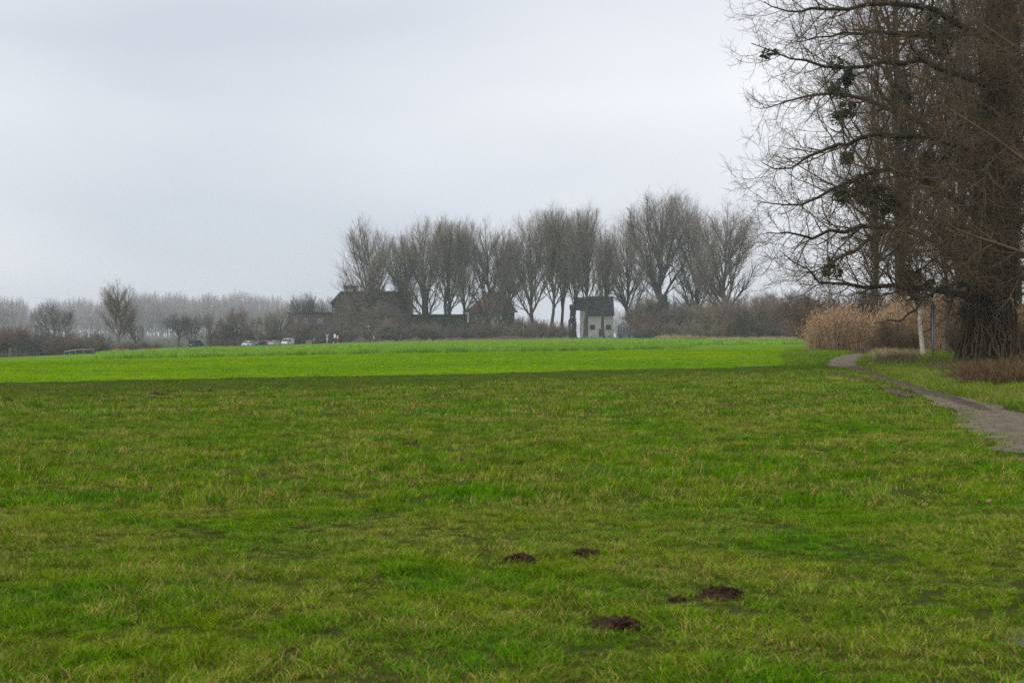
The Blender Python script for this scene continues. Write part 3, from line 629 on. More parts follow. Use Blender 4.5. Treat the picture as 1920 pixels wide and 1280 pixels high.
def leaf_cloud(name, pts, size, r, m):
    n = len(pts); a = nrm(r.normal(0, 1, (n, 3))); b = nrm(np.cross(a, r.normal(0, 1, (n, 3)))); s = (size * (0.6 + 0.8 * r.random(n)))[:, None]
    V = np.stack([pts - a * s, pts + b * s * 0.55, pts + a * s, pts - b * s * 0.55], 1).reshape(-1, 3); o = np.arange(n) * 4
    me = npmesh(name, V, [np.stack([o, o + 1, o + 2, o + 3], -1)]); me.materials.append(m); return me
def ivy_column(h, r0, r1, n, size, seed, m, lump=0.35):
    r = np.random.default_rng(seed); t = r.random(n); a = r.random(n) * 6.28
    rad = (r0 + (r1 - r0) * t) * (1 - lump + 2 * lump * vnoise(a * 2, t * h, 1.6, seed)) * np.sqrt(0.35 + 0.65 * r.random(n))
    return leaf_cloud('ivy', np.stack([rad * np.cos(a), rad * np.sin(a), t * h], -1), size, r, m)
def blob_points(r, n, rx, ry, rz, seed):
    d = nrm(r.normal(0, 1, (n, 3))); q = (0.45 + 0.55 * r.random(n)) * (0.75 + 0.5 * vnoise(d[:, 0] * 3 + seed, d[:, 1] * 3 + d[:, 2] * 2, 1, seed))
    return d * q[:, None] * np.array([rx, ry, rz])

VAR = {'poplar': [tree_variant('poplar', 100 + i) for i in range(4)], 'round': [tree_variant('round', 200 + i) for i in range(3)],
       'shrub': [tree_variant('shrub', 300 + i) for i in range(3)], 'pollard': [tree_variant('pollard', 400 + i, 0.9) for i in range(1)], 'wood': [tree_variant('wood', 500 + i) for i in range(3)]}
def dressed(name, me, m, parent):
    """an object that shares its mesh and wears its own material"""
    if len(me.materials) == 0: me.materials.append(None)
    o = obj(name, me, None, parent); o.material_slots[0].link = 'OBJECT'; o.material_slots[0].material = m; return o
IVY = [ivy_column(10, 1.3, 0.8, 1500, 0.26, 60 + i, M['ivy_far']) for i in range(3)]
def put_tree(kind, i, u, Y, h, wscale, label, group=None, bark='bark_far', twig='twig_far', name=None, rot=None, ivy=0, base=None, cat='tree', trunk='trunk', crown='crown'):
    tr, cr, h0 = VAR[kind][i % len(VAR[kind])]; s = h / h0
    p = on_ground(u, Y) if base is None else base
    t = thing(name or ('poplar_tree' if kind == 'poplar' else 'tree'), label, cat, tuple(p), (u * 1.7 + i) if rot is None else rot, group)
    t.scale = (s * wscale, s * wscale, s)
    dressed(trunk, tr, M[bark], t); dressed(crown, cr, M[twig], t)
    if ivy:
        v = obj('ivy', IVY[int(u) % 3], None, t); v.scale = (1 / (s * wscale) * 1.0, 1 / (s * wscale), ivy / 10 / s)
    return t
def hpx(vtop, u, Y): return P(u, vtop, Y)[2] - on_ground(u, Y)[2]

# row of tall bare poplars: u, top row, distance, width factor, ivy height, label
POP = [(690, 404, 396, 1.02, 14, 'first tall poplar, ivy on its forked trunk, before the brick tower building'),
       (757, 424, 402, 0.82, 17, 'shorter slim poplar just right of the brick tower building'),
       (798, 404, 398, 0.86, 14, 'tall poplar third from the brick tower end of the row'),
       (838, 402, 392, 0.80, 15, 'tall poplar with ivy-wrapped trunk, fourth from the brick tower'),
       (868, 405, 400, 0.66, 0, 'narrow upright poplar, fifth from the brick tower'),
       (913, 410, 396, 0.90, 6, 'spreading poplar in front of the red roofed house'),
       (950, 420, 408, 0.86, 0, 'thin poplar at the right end of the red roofed house'),
       (998, 392, 398, 0.84, 0, 'slim poplar midway between red roofed and white houses'),
       (1034, 380, 394, 0.66, 0, 'tall upright poplar, left of the close pair near the white house'),
       (1053, 377, 400, 0.62, 0, 'tall upright poplar, right of the close pair near the white house'),
       (1074, 392, 404, 0.56, 10, 'narrow ivy-clad poplar immediately left of the white house'),
       (1097, 379, 392, 0.74, 0, 'leaning poplar in front of the left end of the white house'),
       (1131, 412, 388, 0.66, 0, 'poplar whose trunk crosses the middle of the white house'),
       (1178, 404, 410, 0.80, 0, 'poplar behind the glasshouse right of the white house'),
       (1246, 350, 384, 1.16, 12, 'biggest poplar with the broad dense dome crown'),
       (1300, 366, 390, 0.92, 0, 'poplar between the broad domed one and the last of the row'),
       (1362, 374, 372, 1.00, 0, 'last poplar of the row, splayed stems, nearest the near trees')]
for i, (u, vt, Y, wsc, ivy, lab) in enumerate(POP):
    put_tree('poplar', {8: 1, 9: 3, 11: 1, 12: 3, 10: 1}.get(i, (i * 3 + i // 4) % 4), u, Y, hpx(vt, u, Y) * 1.06, wsc * 1.2, lab, 'row of tall bare poplars', ivy=ivy)

# single trees and shrubs on the left and before the buildings
T = [('round', 0, 100, 320, 560, 1.0, 'twig_dark', 'twig_dark', 'dark bare tree rising behind the brown shrubs on the left'),
     ('poplar', 0, 222, 335, 524, 1.15, 'twig_brown', 'twig_yellow', 'tallest lone tree on the left with yellowish twigs'),
     ('round', 1, 254, 340, 604, 0.9, 'bark_far', 'twig_brown', 'small bare tree at the foot of the tall lone tree'),
     ('round', 2, 334, 368, 583, 1.0, 'twig_dark', 'twig_dark', 'round-crowned bare tree, left of the pair behind the dark van'),
     ('round', 0, 361, 366, 583, 0.95, 'twig_dark', 'twig_dark', 'round-crowned bare tree directly above the dark van'),
     ('round', 1, 394, 374, 584, 0.55, 'bark_far', 'twig_far', 'slim bare tree right of the dark van'),
     ('round', 2, 424, 384, 590, 0.75, 'bark_far', 'twig_brown', 'bushy brown tree left of the tallest brown one by the cars'),
     ('round', 0, 446, 386, 567, 0.70, 'bark_far', 'dry_leaf', 'tallest reddish brown tree holding dry leaves, left of the white hatchback'),
     ('round', 1, 474, 396, 592, 0.85, 'bark_far', 'twig_brown', 'brown tree standing behind the white hatchback'),
     ('round', 2, 484, 388, 605, 0.55, 'twig_pale', 'twig_pale', 'small pale-barked tree behind the black car'),
     ('round', 0, 527, 398, 566, 0.95, 'bark_far', 'twig_far', 'large grey twiggy tree left of the low brick wing'),
     ('round', 1, 508, 402, 590, 0.9, 'bark_far', 'twig_brown', 'brown bare tree behind the silver car'),
     ('round', 2, 569, 432, 544, 0.75, 'twig_dark', 'twig_dark', 'bare tree behind the low brick wing, left of two'),
     ('round', 0, 592, 432, 552, 0.75, 'twig_dark', 'twig_dark', 'bare tree behind the low brick wing, right of two'),
     ('round', 1, 87, 305, 617, 0.9, 'twig_dark', 'twig_dark', 'small dark thorn tree between the two shrub masses'),
     ('round', 2, 706, 388, 562, 1.0, 'bark_far', 'twig_far', 'grey bushy tree in front of the brick tower'),
     ('round', 0, 742, 392, 570, 0.85, 'bark_far', 'twig_brown', 'brown bushy tree at the right corner of the brick tower'),
     ('round', 1, 665, 392, 580, 0.8, 'bark_far', 'twig_brown', 'bare tree before the left half of the brick tower'),
     ('round', 0, 893, 398, 556, 0.8, 'bark_far', 'twig_brown', 'brown bushy tree veiling the left half of the red roof'),
     ('round', 1, 936, 396, 550, 0.8, 'bark_far', 'twig_far', 'grey bushy tree veiling the right half of the red roof'),
     ('round', 2, 1216, 380, 545, 0.8, 'bark_far', 'twig_far', 'grey tree under the left side of the broad domed poplar'),
     ('round', 0, 1280, 372, 560, 1.1, 'bark_far', 'twig_far', 'grey bushy tree under the right side of the domed poplar'),
     ('round', 1, 1420, 340, 545, 1.05, 'bark_far', 'twig_far', 'grey tree right of the last poplar'),
     ('round', 2, 1482, 310, 538, 1.1, 'bark_far', 'twig_red', 'reddish round tree standing above the dry grass, left of the reeds'),
     ('round', 0, 1520, 300, 560, 1.1, 'bark_far', 'twig_red', 'reddish bush tree just left of the reed bed'),
     ('round', 1, 1448, 330, 560, 1.1, 'bark_far', 'twig_red', 'reddish bush tree right of the last poplar, behind the pale snag')]
for kind, i, u, Y, vt, wsc, b, tw, lab in T:
    put_tree(kind, i, u, Y, hpx(vt, u, Y) * 1.06, wsc * 1.08, lab, 'bare trees by the fields', b, tw, name='bare_tree')
for i, (u, vt, lab) in enumerate([(4, 612, 'leftmost of the five pollard willows at the picture edge'), (13, 606, 'second pollard willow from the picture edge'), (24, 603, 'middle one of the five pollard willows'), (33, 604, 'fourth pollard willow from the picture edge'), (41, 608, 'rightmost of the five pollard willows')]):
    put_tree('pollard', i, u, 300 + (i % 3) * 4, hpx(vt, u, 300), 1.05, lab, 'pollard willows', 'twig_dark', 'twig_red', name='pollard_willow')
SH = [(64, 300, 620, 1.3, 'twig_dark', 'dark thorn shrub right of the pollard willows'), (78, 303, 628, 1.2, 'twig_dark', 'second dark thorn shrub beside the small thorn tree'),
      (106, 296, 622, 1.5, 'twig_brown', 'brown shrub at the left end of the pale footbridge'), (128, 300, 615, 1.4, 'twig_brown', 'tall brown shrub right behind the pale footbridge'), (152, 300, 614, 1.5, 'twig_brown', 'broad brown shrub behind the right end of the footbridge'),
      (168, 304, 630, 1.4, 'twig_brown', 'lower brown shrub just right of the footbridge'), (184, 308, 617, 1.1, 'twig_dark', 'dark shrub left of the tall lone tree'), (196, 312, 640, 1.8, 'twig_red', 'low reddish shrub at the foot of the lone tree'),
      (240, 330, 637, 1.9, 'twig_red', 'low reddish hedge shrub right of the lone tree'), (262, 334, 636, 2.0, 'twig_brown', 'low brown hedge shrub under the small bare tree'), (285, 340, 638, 2.2, 'twig_brown', 'low hedge shrub at the right end of the left hedge'),
      (412, 392, 610, 1.3, 'twig_dark', 'dark shrub under the bushy brown trees'), (466, 400, 612, 1.5, 'twig_brown', 'brown shrub behind the white hatchback'), (548, 396, 610, 1.6, 'twig_brown', 'brown shrub right behind the white van'), (560, 400, 596, 1.4, 'twig_far', 'tall grey shrub before the low brick wing'), (586, 398, 600, 1.3, 'twig_brown', 'brown shrub above the wooden box'),
      (645, 388, 600, 1.6, 'twig_brown', 'brown shrub right of the road signs'), (672, 386, 596, 1.5, 'twig_far', 'grey shrub behind the first earth heap'), (722, 386, 590, 1.5, 'twig_far', 'grey shrub left of the person in dark clothes'), (752, 390, 600, 1.5, 'twig_dark', 'dark shrub right of the brick tower corner'), (780, 390, 596, 1.6, 'twig_brown', 'brown shrub behind the second earth heap'),
      (812, 392, 600, 1.5, 'twig_far', 'grey shrub before the long brick hall, left of two'), (850, 390, 602, 1.5, 'twig_brown', 'brown shrub before the long brick hall, right of two'), (902, 392, 596, 1.4, 'twig_brown', 'brown shrub before the white wall of the red roofed house'), (938, 390, 600, 1.5, 'twig_brown', 'brown shrub at the middle of the red roofed house'), (972, 394, 604, 1.4, 'twig_far', 'grey shrub right of the red roofed house'),
      (1016, 396, 606, 1.5, 'twig_far', 'grey shrub beneath the slim midway poplar'), (1052, 392, 608, 1.0, 'twig_brown', 'brown shrub beneath the ivy-clad narrow poplar'), (1112, 384, 628, 1.3, 'twig_brown', 'low brown shrub before the white wall, left of the crossing trunk'), (1144, 384, 626, 1.2, 'twig_brown', 'low brown shrub before the white wall, right of the crossing trunk'),
      (1164, 380, 626, 0.9, 'evergreen', 'dark evergreen shrub before the glasshouse'), (1200, 378, 604, 1.3, 'twig_far', 'grey shrub right of the glasshouse'), (1222, 376, 596, 1.7, 'twig_far', 'grey shrub under the broad domed poplar, left of its trunk'), (1260, 372, 598, 1.7, 'twig_brown', 'brown shrub under the broad domed poplar, right of its trunk'),
      (1312, 366, 590, 1.8, 'twig_far', 'grey shrub between the last two poplars'), (1342, 362, 596, 1.6, 'twig_red', 'reddish shrub left of the last poplar trunk'), (1385, 352, 584, 1.8, 'twig_far', 'grey shrub right of the last poplar trunk'), (1412, 344, 590, 1.7, 'twig_brown', 'brown shrub left of the pale snag'), (1440, 332, 584, 1.8, 'twig_brown', 'brown shrub behind the pale snag'), (1468, 320, 590, 1.8, 'twig_red', 'reddish shrub right of the pale snag'), (1498, 300, 588, 1.8, 'twig_red', 'reddish shrub where the path vanishes'),
      (1532, 230, 560, 1.7, 'twig_red', 'reddish shrub showing above the left end of the reeds')]
for i, (u, Y, vt, wsc, tw, lab) in enumerate(SH):
    put_tree('shrub', i, u, Y, hpx(vt, u, Y), wsc, lab, 'bare shrubs along the fields', tw, tw, name='bare_shrub', cat='shrub', trunk='stems', crown='branches')
def thicket(name, spans, label, seed, twigs):
    r = np.random.default_rng(seed); pts, sc = [], []
    for u0, u1, n, Y0, Y1, v0, v1 in spans:
        for k in range(n):
            u = u0 + (u1 - u0) * (k + r.random()) / n; Y = Y0 + (Y1 - Y0) * r.random(); g = on_ground(u, Y); h = max(1.0, P(u, v0 + (v1 - v0) * r.random() ** 0.7, Y)[2] - g[2]); s = h / 5.0
            pts.append(g); q = s * (0.6 + 0.5 * r.random()); sc.append((q, q, s))
    vs = [(b, M[tw]) for tw in twigs for a, b, _ in VAR['shrub']]
    return scatter(name, pts, sc, vs, label, 'undergrowth', tilt=0.12, seed=seed)
thicket('undergrowth', [(640, 770, 30, 386, 400, 560, 628), (770, 880, 18, 388, 408, 588, 628), (880, 1060, 40, 388, 410, 580, 630), (1085, 1155, 8, 384, 390, 631, 636), (1195, 1345, 52, 374, 400, 540, 622), (1345, 1540, 60, 300, 360, 530, 622)], 'tangled bare undergrowth along the foot of the poplar row', 73, ('twig_far', 'twig_brown', 'twig_red', 'twig_dark'))
thicket('undergrowth', [(-40, 640, 150, 960, 1000, 612, 638)], 'pale scrub at the foot of the distant wood', 75, ('twig_wood_hazed',))
thicket('undergrowth', [(-20, 200, 14, 300, 330, 636, 654), (200, 310, 8, 330, 345, 642, 650), (400, 640, 34, 384, 404, 596, 636)], 'tangled bare hedge undergrowth on the left beyond the fields', 74, ('twig_dark', 'twig_brown'))
# pale dead snag
sg = thing('dead_snag', 'pale dead forked branch standing in the dry grass', 'snag', tuple(on_ground(1456, 318)))
rs = np.random.default_rng(3); p0, q0 = trunk_line(2.6, rs, 0.11, 8, 0.2, (0.15, 0))
p1, q1 = grow(p0, q0, rs, 7, 0.15, 0.9, (35, 65), 0.75, 0.4, wig=0.15, nseg=4, rr=0.7, rtip=0.4, rmin=0.035)
obj('trunk', npmesh('trunk', *join([tubes(p0, q0, 6)]), True), M['twig_pale'], sg); obj('branches', npmesh('branches', *join([tubes(p1, q1, 4)]), True), M['twig_pale'], sg)

# distant woods beyond the lower ground
def both(a, b):
    vs = []
    fs = {3: [], 4: []}; o = 0
    for x in (a, b):
        co = np.empty(len(x.vertices) * 3, np.float32); x.vertices.foreach_get('co', co); vs.append(co.reshape(-1, 3))
        li = np.empty(len(x.loops), np.int32); x.loops.foreach_get('vertex_index', li); lt = np.empty(len(x.polygons), np.int32); x.polygons.foreach_get('loop_total', lt); ls = np.cumsum(lt) - lt
        for k in (3, 4):
            st = ls[lt == k]
            if len(st): fs[k].append(li[st[:, None] + np.arange(k)[None]] + o)
        o += len(x.vertices)
    return npmesh('wood_tree', np.concatenate(vs), [np.concatenate(f) for f in fs.values() if f])
WOOD = [both(a, b) for a, b, _ in VAR['wood']]
def wood(name, spans, label, seed, twig):
    r = np.random.default_rng(seed); pts = []; sc = []
    for u0, u1, n, Y0, Y1, v0, v1 in spans:
        for k in range(n):
            f = (k + r.random()) / n; u = u0 + (u1 - u0) * f; Y = Y0 + (Y1 - Y0) * r.random(); g = on_ground(u, Y)
            h = EYE - (v0 + (v1 - v0) * f + r.normal(0, 3.0) + 4 * math.sin(u / 27) + 3 * math.sin(u / 9.5 + 1) - HV) / F * Y - g[2]; pts.append(g); s = h / 29; sc.append((s * (0.85 + 0.3 * r.random()), s * 0.95, s))
    vs = [(me, M[twig]) for me in WOOD]
    return scatter(name, pts, sc, vs, label, 'wood', tilt=0.02, seed=seed)
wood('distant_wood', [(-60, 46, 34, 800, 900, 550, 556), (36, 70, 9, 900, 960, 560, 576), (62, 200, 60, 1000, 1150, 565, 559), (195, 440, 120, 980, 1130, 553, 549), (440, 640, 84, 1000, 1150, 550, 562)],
     'grey-blue distant wood of bare poplars beyond the lower fields', 71, 'twig_wood_hazed')
wood('distant_wood', [(640, 1100, 80, 700, 860, 592, 596), (1100, 1560, 90, 520, 700, 582, 574)], 'grey distant wood glimpsed behind the poplar row', 72, 'twig_wood_hazed')

# ------------------------------------------------------------------ the near trees on the right
def smooth_line(pts, n):
    p = np.array(pts, float); t = np.linspace(0, len(p) - 1, n); q = np.stack([np.interp(t, np.arange(len(p)), p[:, k]) for k in range(3)], -1)
    k = np.ones(3) / 3
    for _ in range(2):
        q[1:-1] = (q[:-2] + q[1:-1] * 2 + q[2:]) / 4
    return q
def big_trunk(base, pts, rads, r, sides=28, n=30, ridge=0.12, roots=5):
    q = smooth_line(pts, n); rad = np.interp(np.linspace(0, 1, n), np.linspace(0, 1, len(rads)), rads)
    v, f = tubes(q[None], rad[None], sides); v = v.reshape(n, sides, 3)
    a = np.arange(sides) * 2 * np.pi / sides; zz = np.linspace(0, 1, n)
    fac = 1 + ridge * np.sin(a[None] * roots + 1.3 + zz[:, None] * 2) * (0.35 + 1.3 * np.exp(-zz[:, None] * 9)) + 0.10 * (vnoise(a[None] * 3 + zz[:, None] * 0, zz[:, None] * 26 + a[None] * 0, 1, 8) - .5)
    v = q[:, None] + (v - q[:, None]) * fac[..., None]
    return v.reshape(-1, 3), f
def twig_levels(P1, R1, r, n2, n3, n4, l2, up2=0.16, drop=0.10, tw=0.0045, sub=(0.12, 0.98), floor=None):
    P2, R2 = grow(P1, R1, r, n2, sub[0], sub[1], (30, 75), 1.0, 0.45, 0.4, up=up2, wig=0.13, nseg=6, rr=0.5, rtip=0.3, rmin=0.014, absL=l2, drop=drop)
    if floor is not None:
        k = (P2[..., 2].min(1) > floor) | (np.hypot(P2[:, -1, 0], P2[:, -1, 1]) < 2.6); P2, R2 = P2[k], R2[k]
    P3, R3 = grow(P2, R2, r, n3, 0.12, 1.0, (25, 65), 0.46, 0.3, 0.4, up=up2 * 1.1, wig=0.14, nseg=4, rr=0.55, rtip=0.4, rmin=tw * 1.7, drop=drop)
    P4, R4 = grow(P3, R3, r, n4, 0.12, 1.0, (25, 60), 0.58, 0.2, 0.4, up=up2, wig=0.14, nseg=2, rr=0.7, rtip=0.6, rmin=tw * 1.1, drop=drop * 0.5)
    return (P2, R2), (P3, R3), (P4, R4)

# great ivy-hung tree beside the path
YB = 60.0
bt = thing('great_tree', 'great old tree with massive ivy-hung trunk and arching branches beside the path', 'tree', (0, 0, 0))
b0 = on_ground(1853, YB)
bt.location = tuple(b0)
r2 = np.random.default_rng(77)
def L(pts, n=14):
    return smooth_line([P(u, v, YB + dy) - b0 for u, v, dy in pts], n)
trunk_pts = [np.array([0, 0, -0.5]), np.array([0.05, 0, 1.2]), P(1858, 560, YB) - b0, P(1866, 400, YB) - b0, P(1874, 200, YB + .3) - b0, P(1878, 0, YB + .3) - b0, P(1882, -220, YB) - b0, P(1880, -420, YB) - b0]
tv = [big_trunk(b0, trunk_pts, [1.42, 1.02, 0.86, 0.80, 0.70, 0.55, 0.38, 0.12], r2, ridge=0.14)]
limbs = [[(1872, 190, 0), (1800, 130, -1), (1715, 112, -2), (1640, 112, -2.6), (1560, 132, -3.2), (1480, 112, -3.6), (1408, 82, -4)],
         [(1866, 330, 0), (1765, 245, 1), (1680, 206, 1.5), (1600, 180, 2), (1545, 172, 2), (1475, 192, 2.4), (1424, 205, 2.6)],
         [(1866, 300, 0), (1760, 262, -2), (1660, 250, -3.5), (1600, 258, -4.5), (1550, 280, -5), (1490, 322, -5.4), (1428, 305, -5.8)],
         [(1862, 430, 0), (1745, 335, 1), (1655, 312, 1.6), (1565, 350, 2), (1490, 398, 2), (1418, 376, 2)],
         [(1860, 520, 0), (1742, 440, -1), (1640, 420, -2), (1560, 436, -2.4), (1490, 446, -2.6), (1436, 436, -3)],
         [(1856, 560, 0), (1745, 542, -.6), (1665, 536, -1.4), (1595, 540, -2), (1530, 520, -2.4), (1462, 470, -2.6)],
         [(1860, 480, 0), (1725, 410, 2), (1640, 440, 3), (1570, 490, 3.4), (1490, 530, 3.6)],
         [(1876, 90, 0), (1765, 22, -1), (1660, 4, -2), (1550, 12, -2.4), (1485, 30, -2.6), (1432, 4, -2.8)],
         [(1878, 0, 0), (1780, -80, 1), (1660, -120, 2), (1550, -90, 3), (1470, -60, 3)],
         [(1876, 60, 0), (1760, 70, 2), (1650, 60, 3.4), (1560, 70, 4), (1490, 80, 4.4)],
         [(1860, 545, 0), (1790, 520, -3), (1740, 560, -4.4), (1690, 600, -5), (1640, 605, -5.4)],
         [(1868, 260, 0), (1790, 300, -3), (1730, 380, -5), (1680, 470, -6), (1620, 520, -6.4)],
         [(1870, 220, 0), (1830, 180, -4), (1800, 260, -7), (1770, 380, -8.4), (1750, 470, -9)],
         [(1872, 300, 0), (1860, 240, -4), (1850, 300, -7), (1840, 420, -9), (1835, 500, -9.4)],
         [(1872, 150, 0), (1930, 120, -3), (1960, 200, -5), (1975, 330, -6)],
         [(1868, 380, 0), (1900, 330, -3), (1905, 400, -6), (1900, 520, -7.4)],
         [(1862, 470, 0), (1820, 430, -4), (1795, 500, -6), (1780, 590, -7)]]
LP = np.stack([L(x) for x in limbs]); LR = np.stack([np.linspace(0.155 if i < 10 else 0.10, 0.016, 14) for i in range(len(limbs))])
LP[:, 1:-1] += r2.normal(0, 0.07, LP[:, 1:-1].shape)
tv.append(tubes(LP, LR, 7))
obj('trunk', npmesh('trunk', *join(tv[:1]), True), M['bark_big'], bt)
obj('limbs', npmesh('limbs', *join(tv[1:]), True), M['bark_moss'], bt)
T0 = np.stack([q for q in [smooth_line(trunk_pts, 20)]]); TR = np.linspace(0.9, 0.2, 20)[None]
XP, XR = grow(T0, TR, r2, 46, 0.14, 0.92, (40, 85), 1.0, 0.25, 0.25, up=0.03, wig=0.10, nseg=10, rr=0.13, rtip=0.2, absL=9.0)
kx = (XP[..., 2].min(1) > 3.2); XP, XR = XP[kx], XR[kx]
allP = [(LP, LR), (XP, XR)]
crown = [tubes(XP, XR, 5)]
for Pq, Rq, nn in [(LP, LR, 38), (XP, XR, 18)]:
    for Pk, Rk in twig_levels(Pq, Rq, r2, nn, 7, 5, 2.9, up2=0.17, drop=0.16, tw=0.0052, floor=2.5): crown.append(tubes(Pk, Rk, 3))
# hanging shoots close round the trunk
HP, HR = grow(T0, TR, r2, 240, 0.22, 0.80, (50, 100), 1.0, 0.1, 0.4, up=0.02, wig=0.12, nseg=6, rr=0.02, rtip=0.4, rmin=0.012, absL=2.8, drop=0.35)
crown.append(tubes(HP, HR, 3))
H2, HR2 = grow(HP, HR, r2, 8, 0.15, 1.0, (25, 70), 0.5, 0.3, 0.4, up=0.05, wig=0.14, nseg=4, rr=0.6, rtip=0.4, rmin=0.006, drop=0.2); crown.append(tubes(H2, HR2, 3))
H3, HR3 = grow(H2, HR2, r2, 4, 0.15, 1.0, (25, 70), 0.6, 0.3, 0.4, up=0.05, wig=0.14, nseg=3, rr=0.6, rtip=0.4, rmin=0.005, drop=0.1); crown.append(tubes(H3, HR3, 3))
obj('crown', npmesh('crown', *join(crown)), M['twig_near'], bt)
# ivy on the trunk, and leafy clumps in the branches
rv = np.random.default_rng(8); cl_ = smooth_line(trunk_pts, 40); tr_ = np.interp(np.linspace(0, 1, 40), np.linspace(0, 1, 8), [1.42, 1.02, 0.86, 0.80, 0.70, 0.55, 0.38, 0.12])
VP = []
for k in range(90):
    a0 = rv.random() * 6.28; n_ = 16; i0 = rv.integers(0, 6); idx = np.linspace(i0, i0 + rv.integers(6, 20), n_); aa = a0 + np.cumsum(rv.normal(0, 0.05, n_)) * 1.2
    cc = np.stack([np.interp(idx, np.arange(40), cl_[:, q]) for q in range(3)], -1); rr = np.interp(idx, np.arange(40), tr_) * (1.02 + 0.14 * rv.random()) + 0.02
    VP.append(cc + np.stack([np.cos(aa) * rr, np.sin(aa) * rr, np.zeros(n_)], -1))
VP = np.stack(VP); VR = np.repeat(np.linspace(0.045, 0.012, 16)[None], len(VP), 0) * (0.5 + rv.random((len(VP), 1)))
obj('creeper_stems', npmesh('creeper_stems', *join([tubes(VP, VR, 5)]), True), M['twig_near'], bt)['kind'] = 'stuff'
ri = np.random.default_rng(9); n = 9000; t = ri.random(n); a = ri.random(n) * 6.28
cl = smooth_line(trunk_pts, 60); ci_ = (t * 44).astype(int) + 4
rr_ = np.interp(ci_ / 59, np.linspace(0, 1, 8), [1.42, 1.02, 0.86, 0.80, 0.70, 0.55, 0.38, 0.12]) * (0.95 + 0.55 * vnoise(a * 1.5, t * 14, 1, 3) ** 2) + 0.04
keepi = (vnoise(a * 1.2, t * 9, 1, 5) > 0.30) & (t > 0.16 + 0.08 * vnoise(a * 2, t * 0, 1, 4))
ivp = (cl[ci_] + np.stack([np.cos(a) * rr_, np.sin(a) * rr_, ri.normal(0, 0.2, n)], -1))[keepi]
obj('ivy', leaf_cloud('ivy', ivp, 0.075, ri, M['ivy']), None, bt)
for u, v, dy, rx, rz, k in [(1570, 150, -3, .62, .72, 460), (1612, 345, 1.6, .9, .95, 1500), (1728, 520, -.6, .75, .5, 1100), (1438, 104, -3.8, .30, .16, 90), (1590, 215, 2, .5, .4, 420),
                         (1750, 60, 2, .9, .8, 800), (1752, 290, 1, .8, 1.0, 900), (1556, 505, 3.2, .35, .4, 260), (1660, 380, 1.6, .6, .5, 500), (1690, 180, 1.5, .45, .4, 350)]:
    c0 = P(u, v, YB + dy) - b0
    q = np.concatenate([blob_points(ri, int(k * 0.3), rx * f_, rx * f_, rz * f_, u + j) + ri.normal(0, 0.55, 3) * np.array([rx, rx, rz]) for j, f_ in enumerate([.75, .6, .5, .45, .4, .35, .3])])
    obj('leaf_clump', leaf_cloud('leaf_clump', q + c0, 0.065, ri, M['ivy']), None, bt)['kind'] = 'stuff'

# its neighbour just outside the frame, with hanging twigs
def side_tree(name, u, Y, h, r0, label, seed, lean, n1, len1, twig, nn=(16, 6, 5), ang=(38, 75), upl=0.04, tw=0.005, drop=0.16, t0=0.12, l2=2.4, bark='bark_big', up2=0.15):
    r = np.random.default_rng(seed); p = on_ground(u, Y); t_ = thing(name, label, 'tree', tuple(p))
    P0, R0 = trunk_line(h, r, r0, 18, 0.05, lean, 0.15, 0.15)
    P1, R1 = grow(P0, R0, r, n1, t0, 0.96, ang, 1.0, 0.5, 0.25, up=upl, wig=0.08, nseg=9, rr=0.42, rtip=0.15, absL=len1)
    lv = twig_levels(P1, R1, r, *nn, l2, up2=up2, drop=drop, tw=tw)
    obj('trunk', npmesh('trunk', *join([tubes(P0, R0, 12)]), True), M[bark], t_)
    obj('crown', npmesh('crown', *join([tubes(P1, R1, 5)] + [tubes(a, b, 3) for a, b in lv])), M[twig], t_)
    return t_, P0
side_tree('bare_tree', 2040, 50, 19, 0.30, 'overhanging bare tree at the right edge, trunk out of the picture', 91, (-0.03, 0), 34, 7.5, 'twig_near', (15, 7, 5))
# tall poplar with steep fan of stems behind the great tree
t_, P0 = side_tree('poplar_tree', 1694, 96, 34, 0.44, 'tall brown poplar with steep fanning stems behind the great tree', 92, (0, 0), 38, 16, 'twig_near2', (14, 6, 4), (14, 36), 0.05, 0.0095, 0.02, 0.20, 4.6, 'bark_far', 0.10)
o = obj('ivy', ivy_column(15, 0.62, 0.4, 2200, 0.13, 5, M['ivy'], 0.5), None, t_); o.location = (0, 0, 4)
t_, P0 = side_tree('poplar_tree', 1800, 118, 33, 0.55, 'brown poplar half hidden behind the great tree trunk', 93, (0, 0), 26, 15, 'twig_near2', (13, 6, 4), (15, 40), 0.05, 0.0105, 0.02, 0.15, 4.6, 'bark_far', 0.10)
side_tree('bare_tree', 1905, 84, 20, 0.4, 'brown bare tree behind the great tree at the right edge', 94, (0, 0), 28, 8.5, 'twig_near2', (13, 6, 5), (25, 60), 0.06, 0.0095, 0.05, 0.08, 3.0, 'bark_far')
side_tree('bare_tree', 1770, 78, 12, 0.12, 'pale thin tree behind the metal post', 95, (0.02, 0), 20, 4.6, 'twig_near2', (9, 6, 4), (35, 70), 0.04, 0.0055, 0.02, 0.14, 1.7, 'birch_grey')
# white-barked tree
wt, P0 = side_tree('birch_tree', 1731, 71, 9.5, 0.118, 'slender white-barked tree leaning slightly left in front of the reeds', 96, (-0.055, 0), 22, 4.2, 'twig_near2', (8, 6, 4), (40, 75), 0.03, 0.005, 0.06, 0.13, 1.6, 'birch')
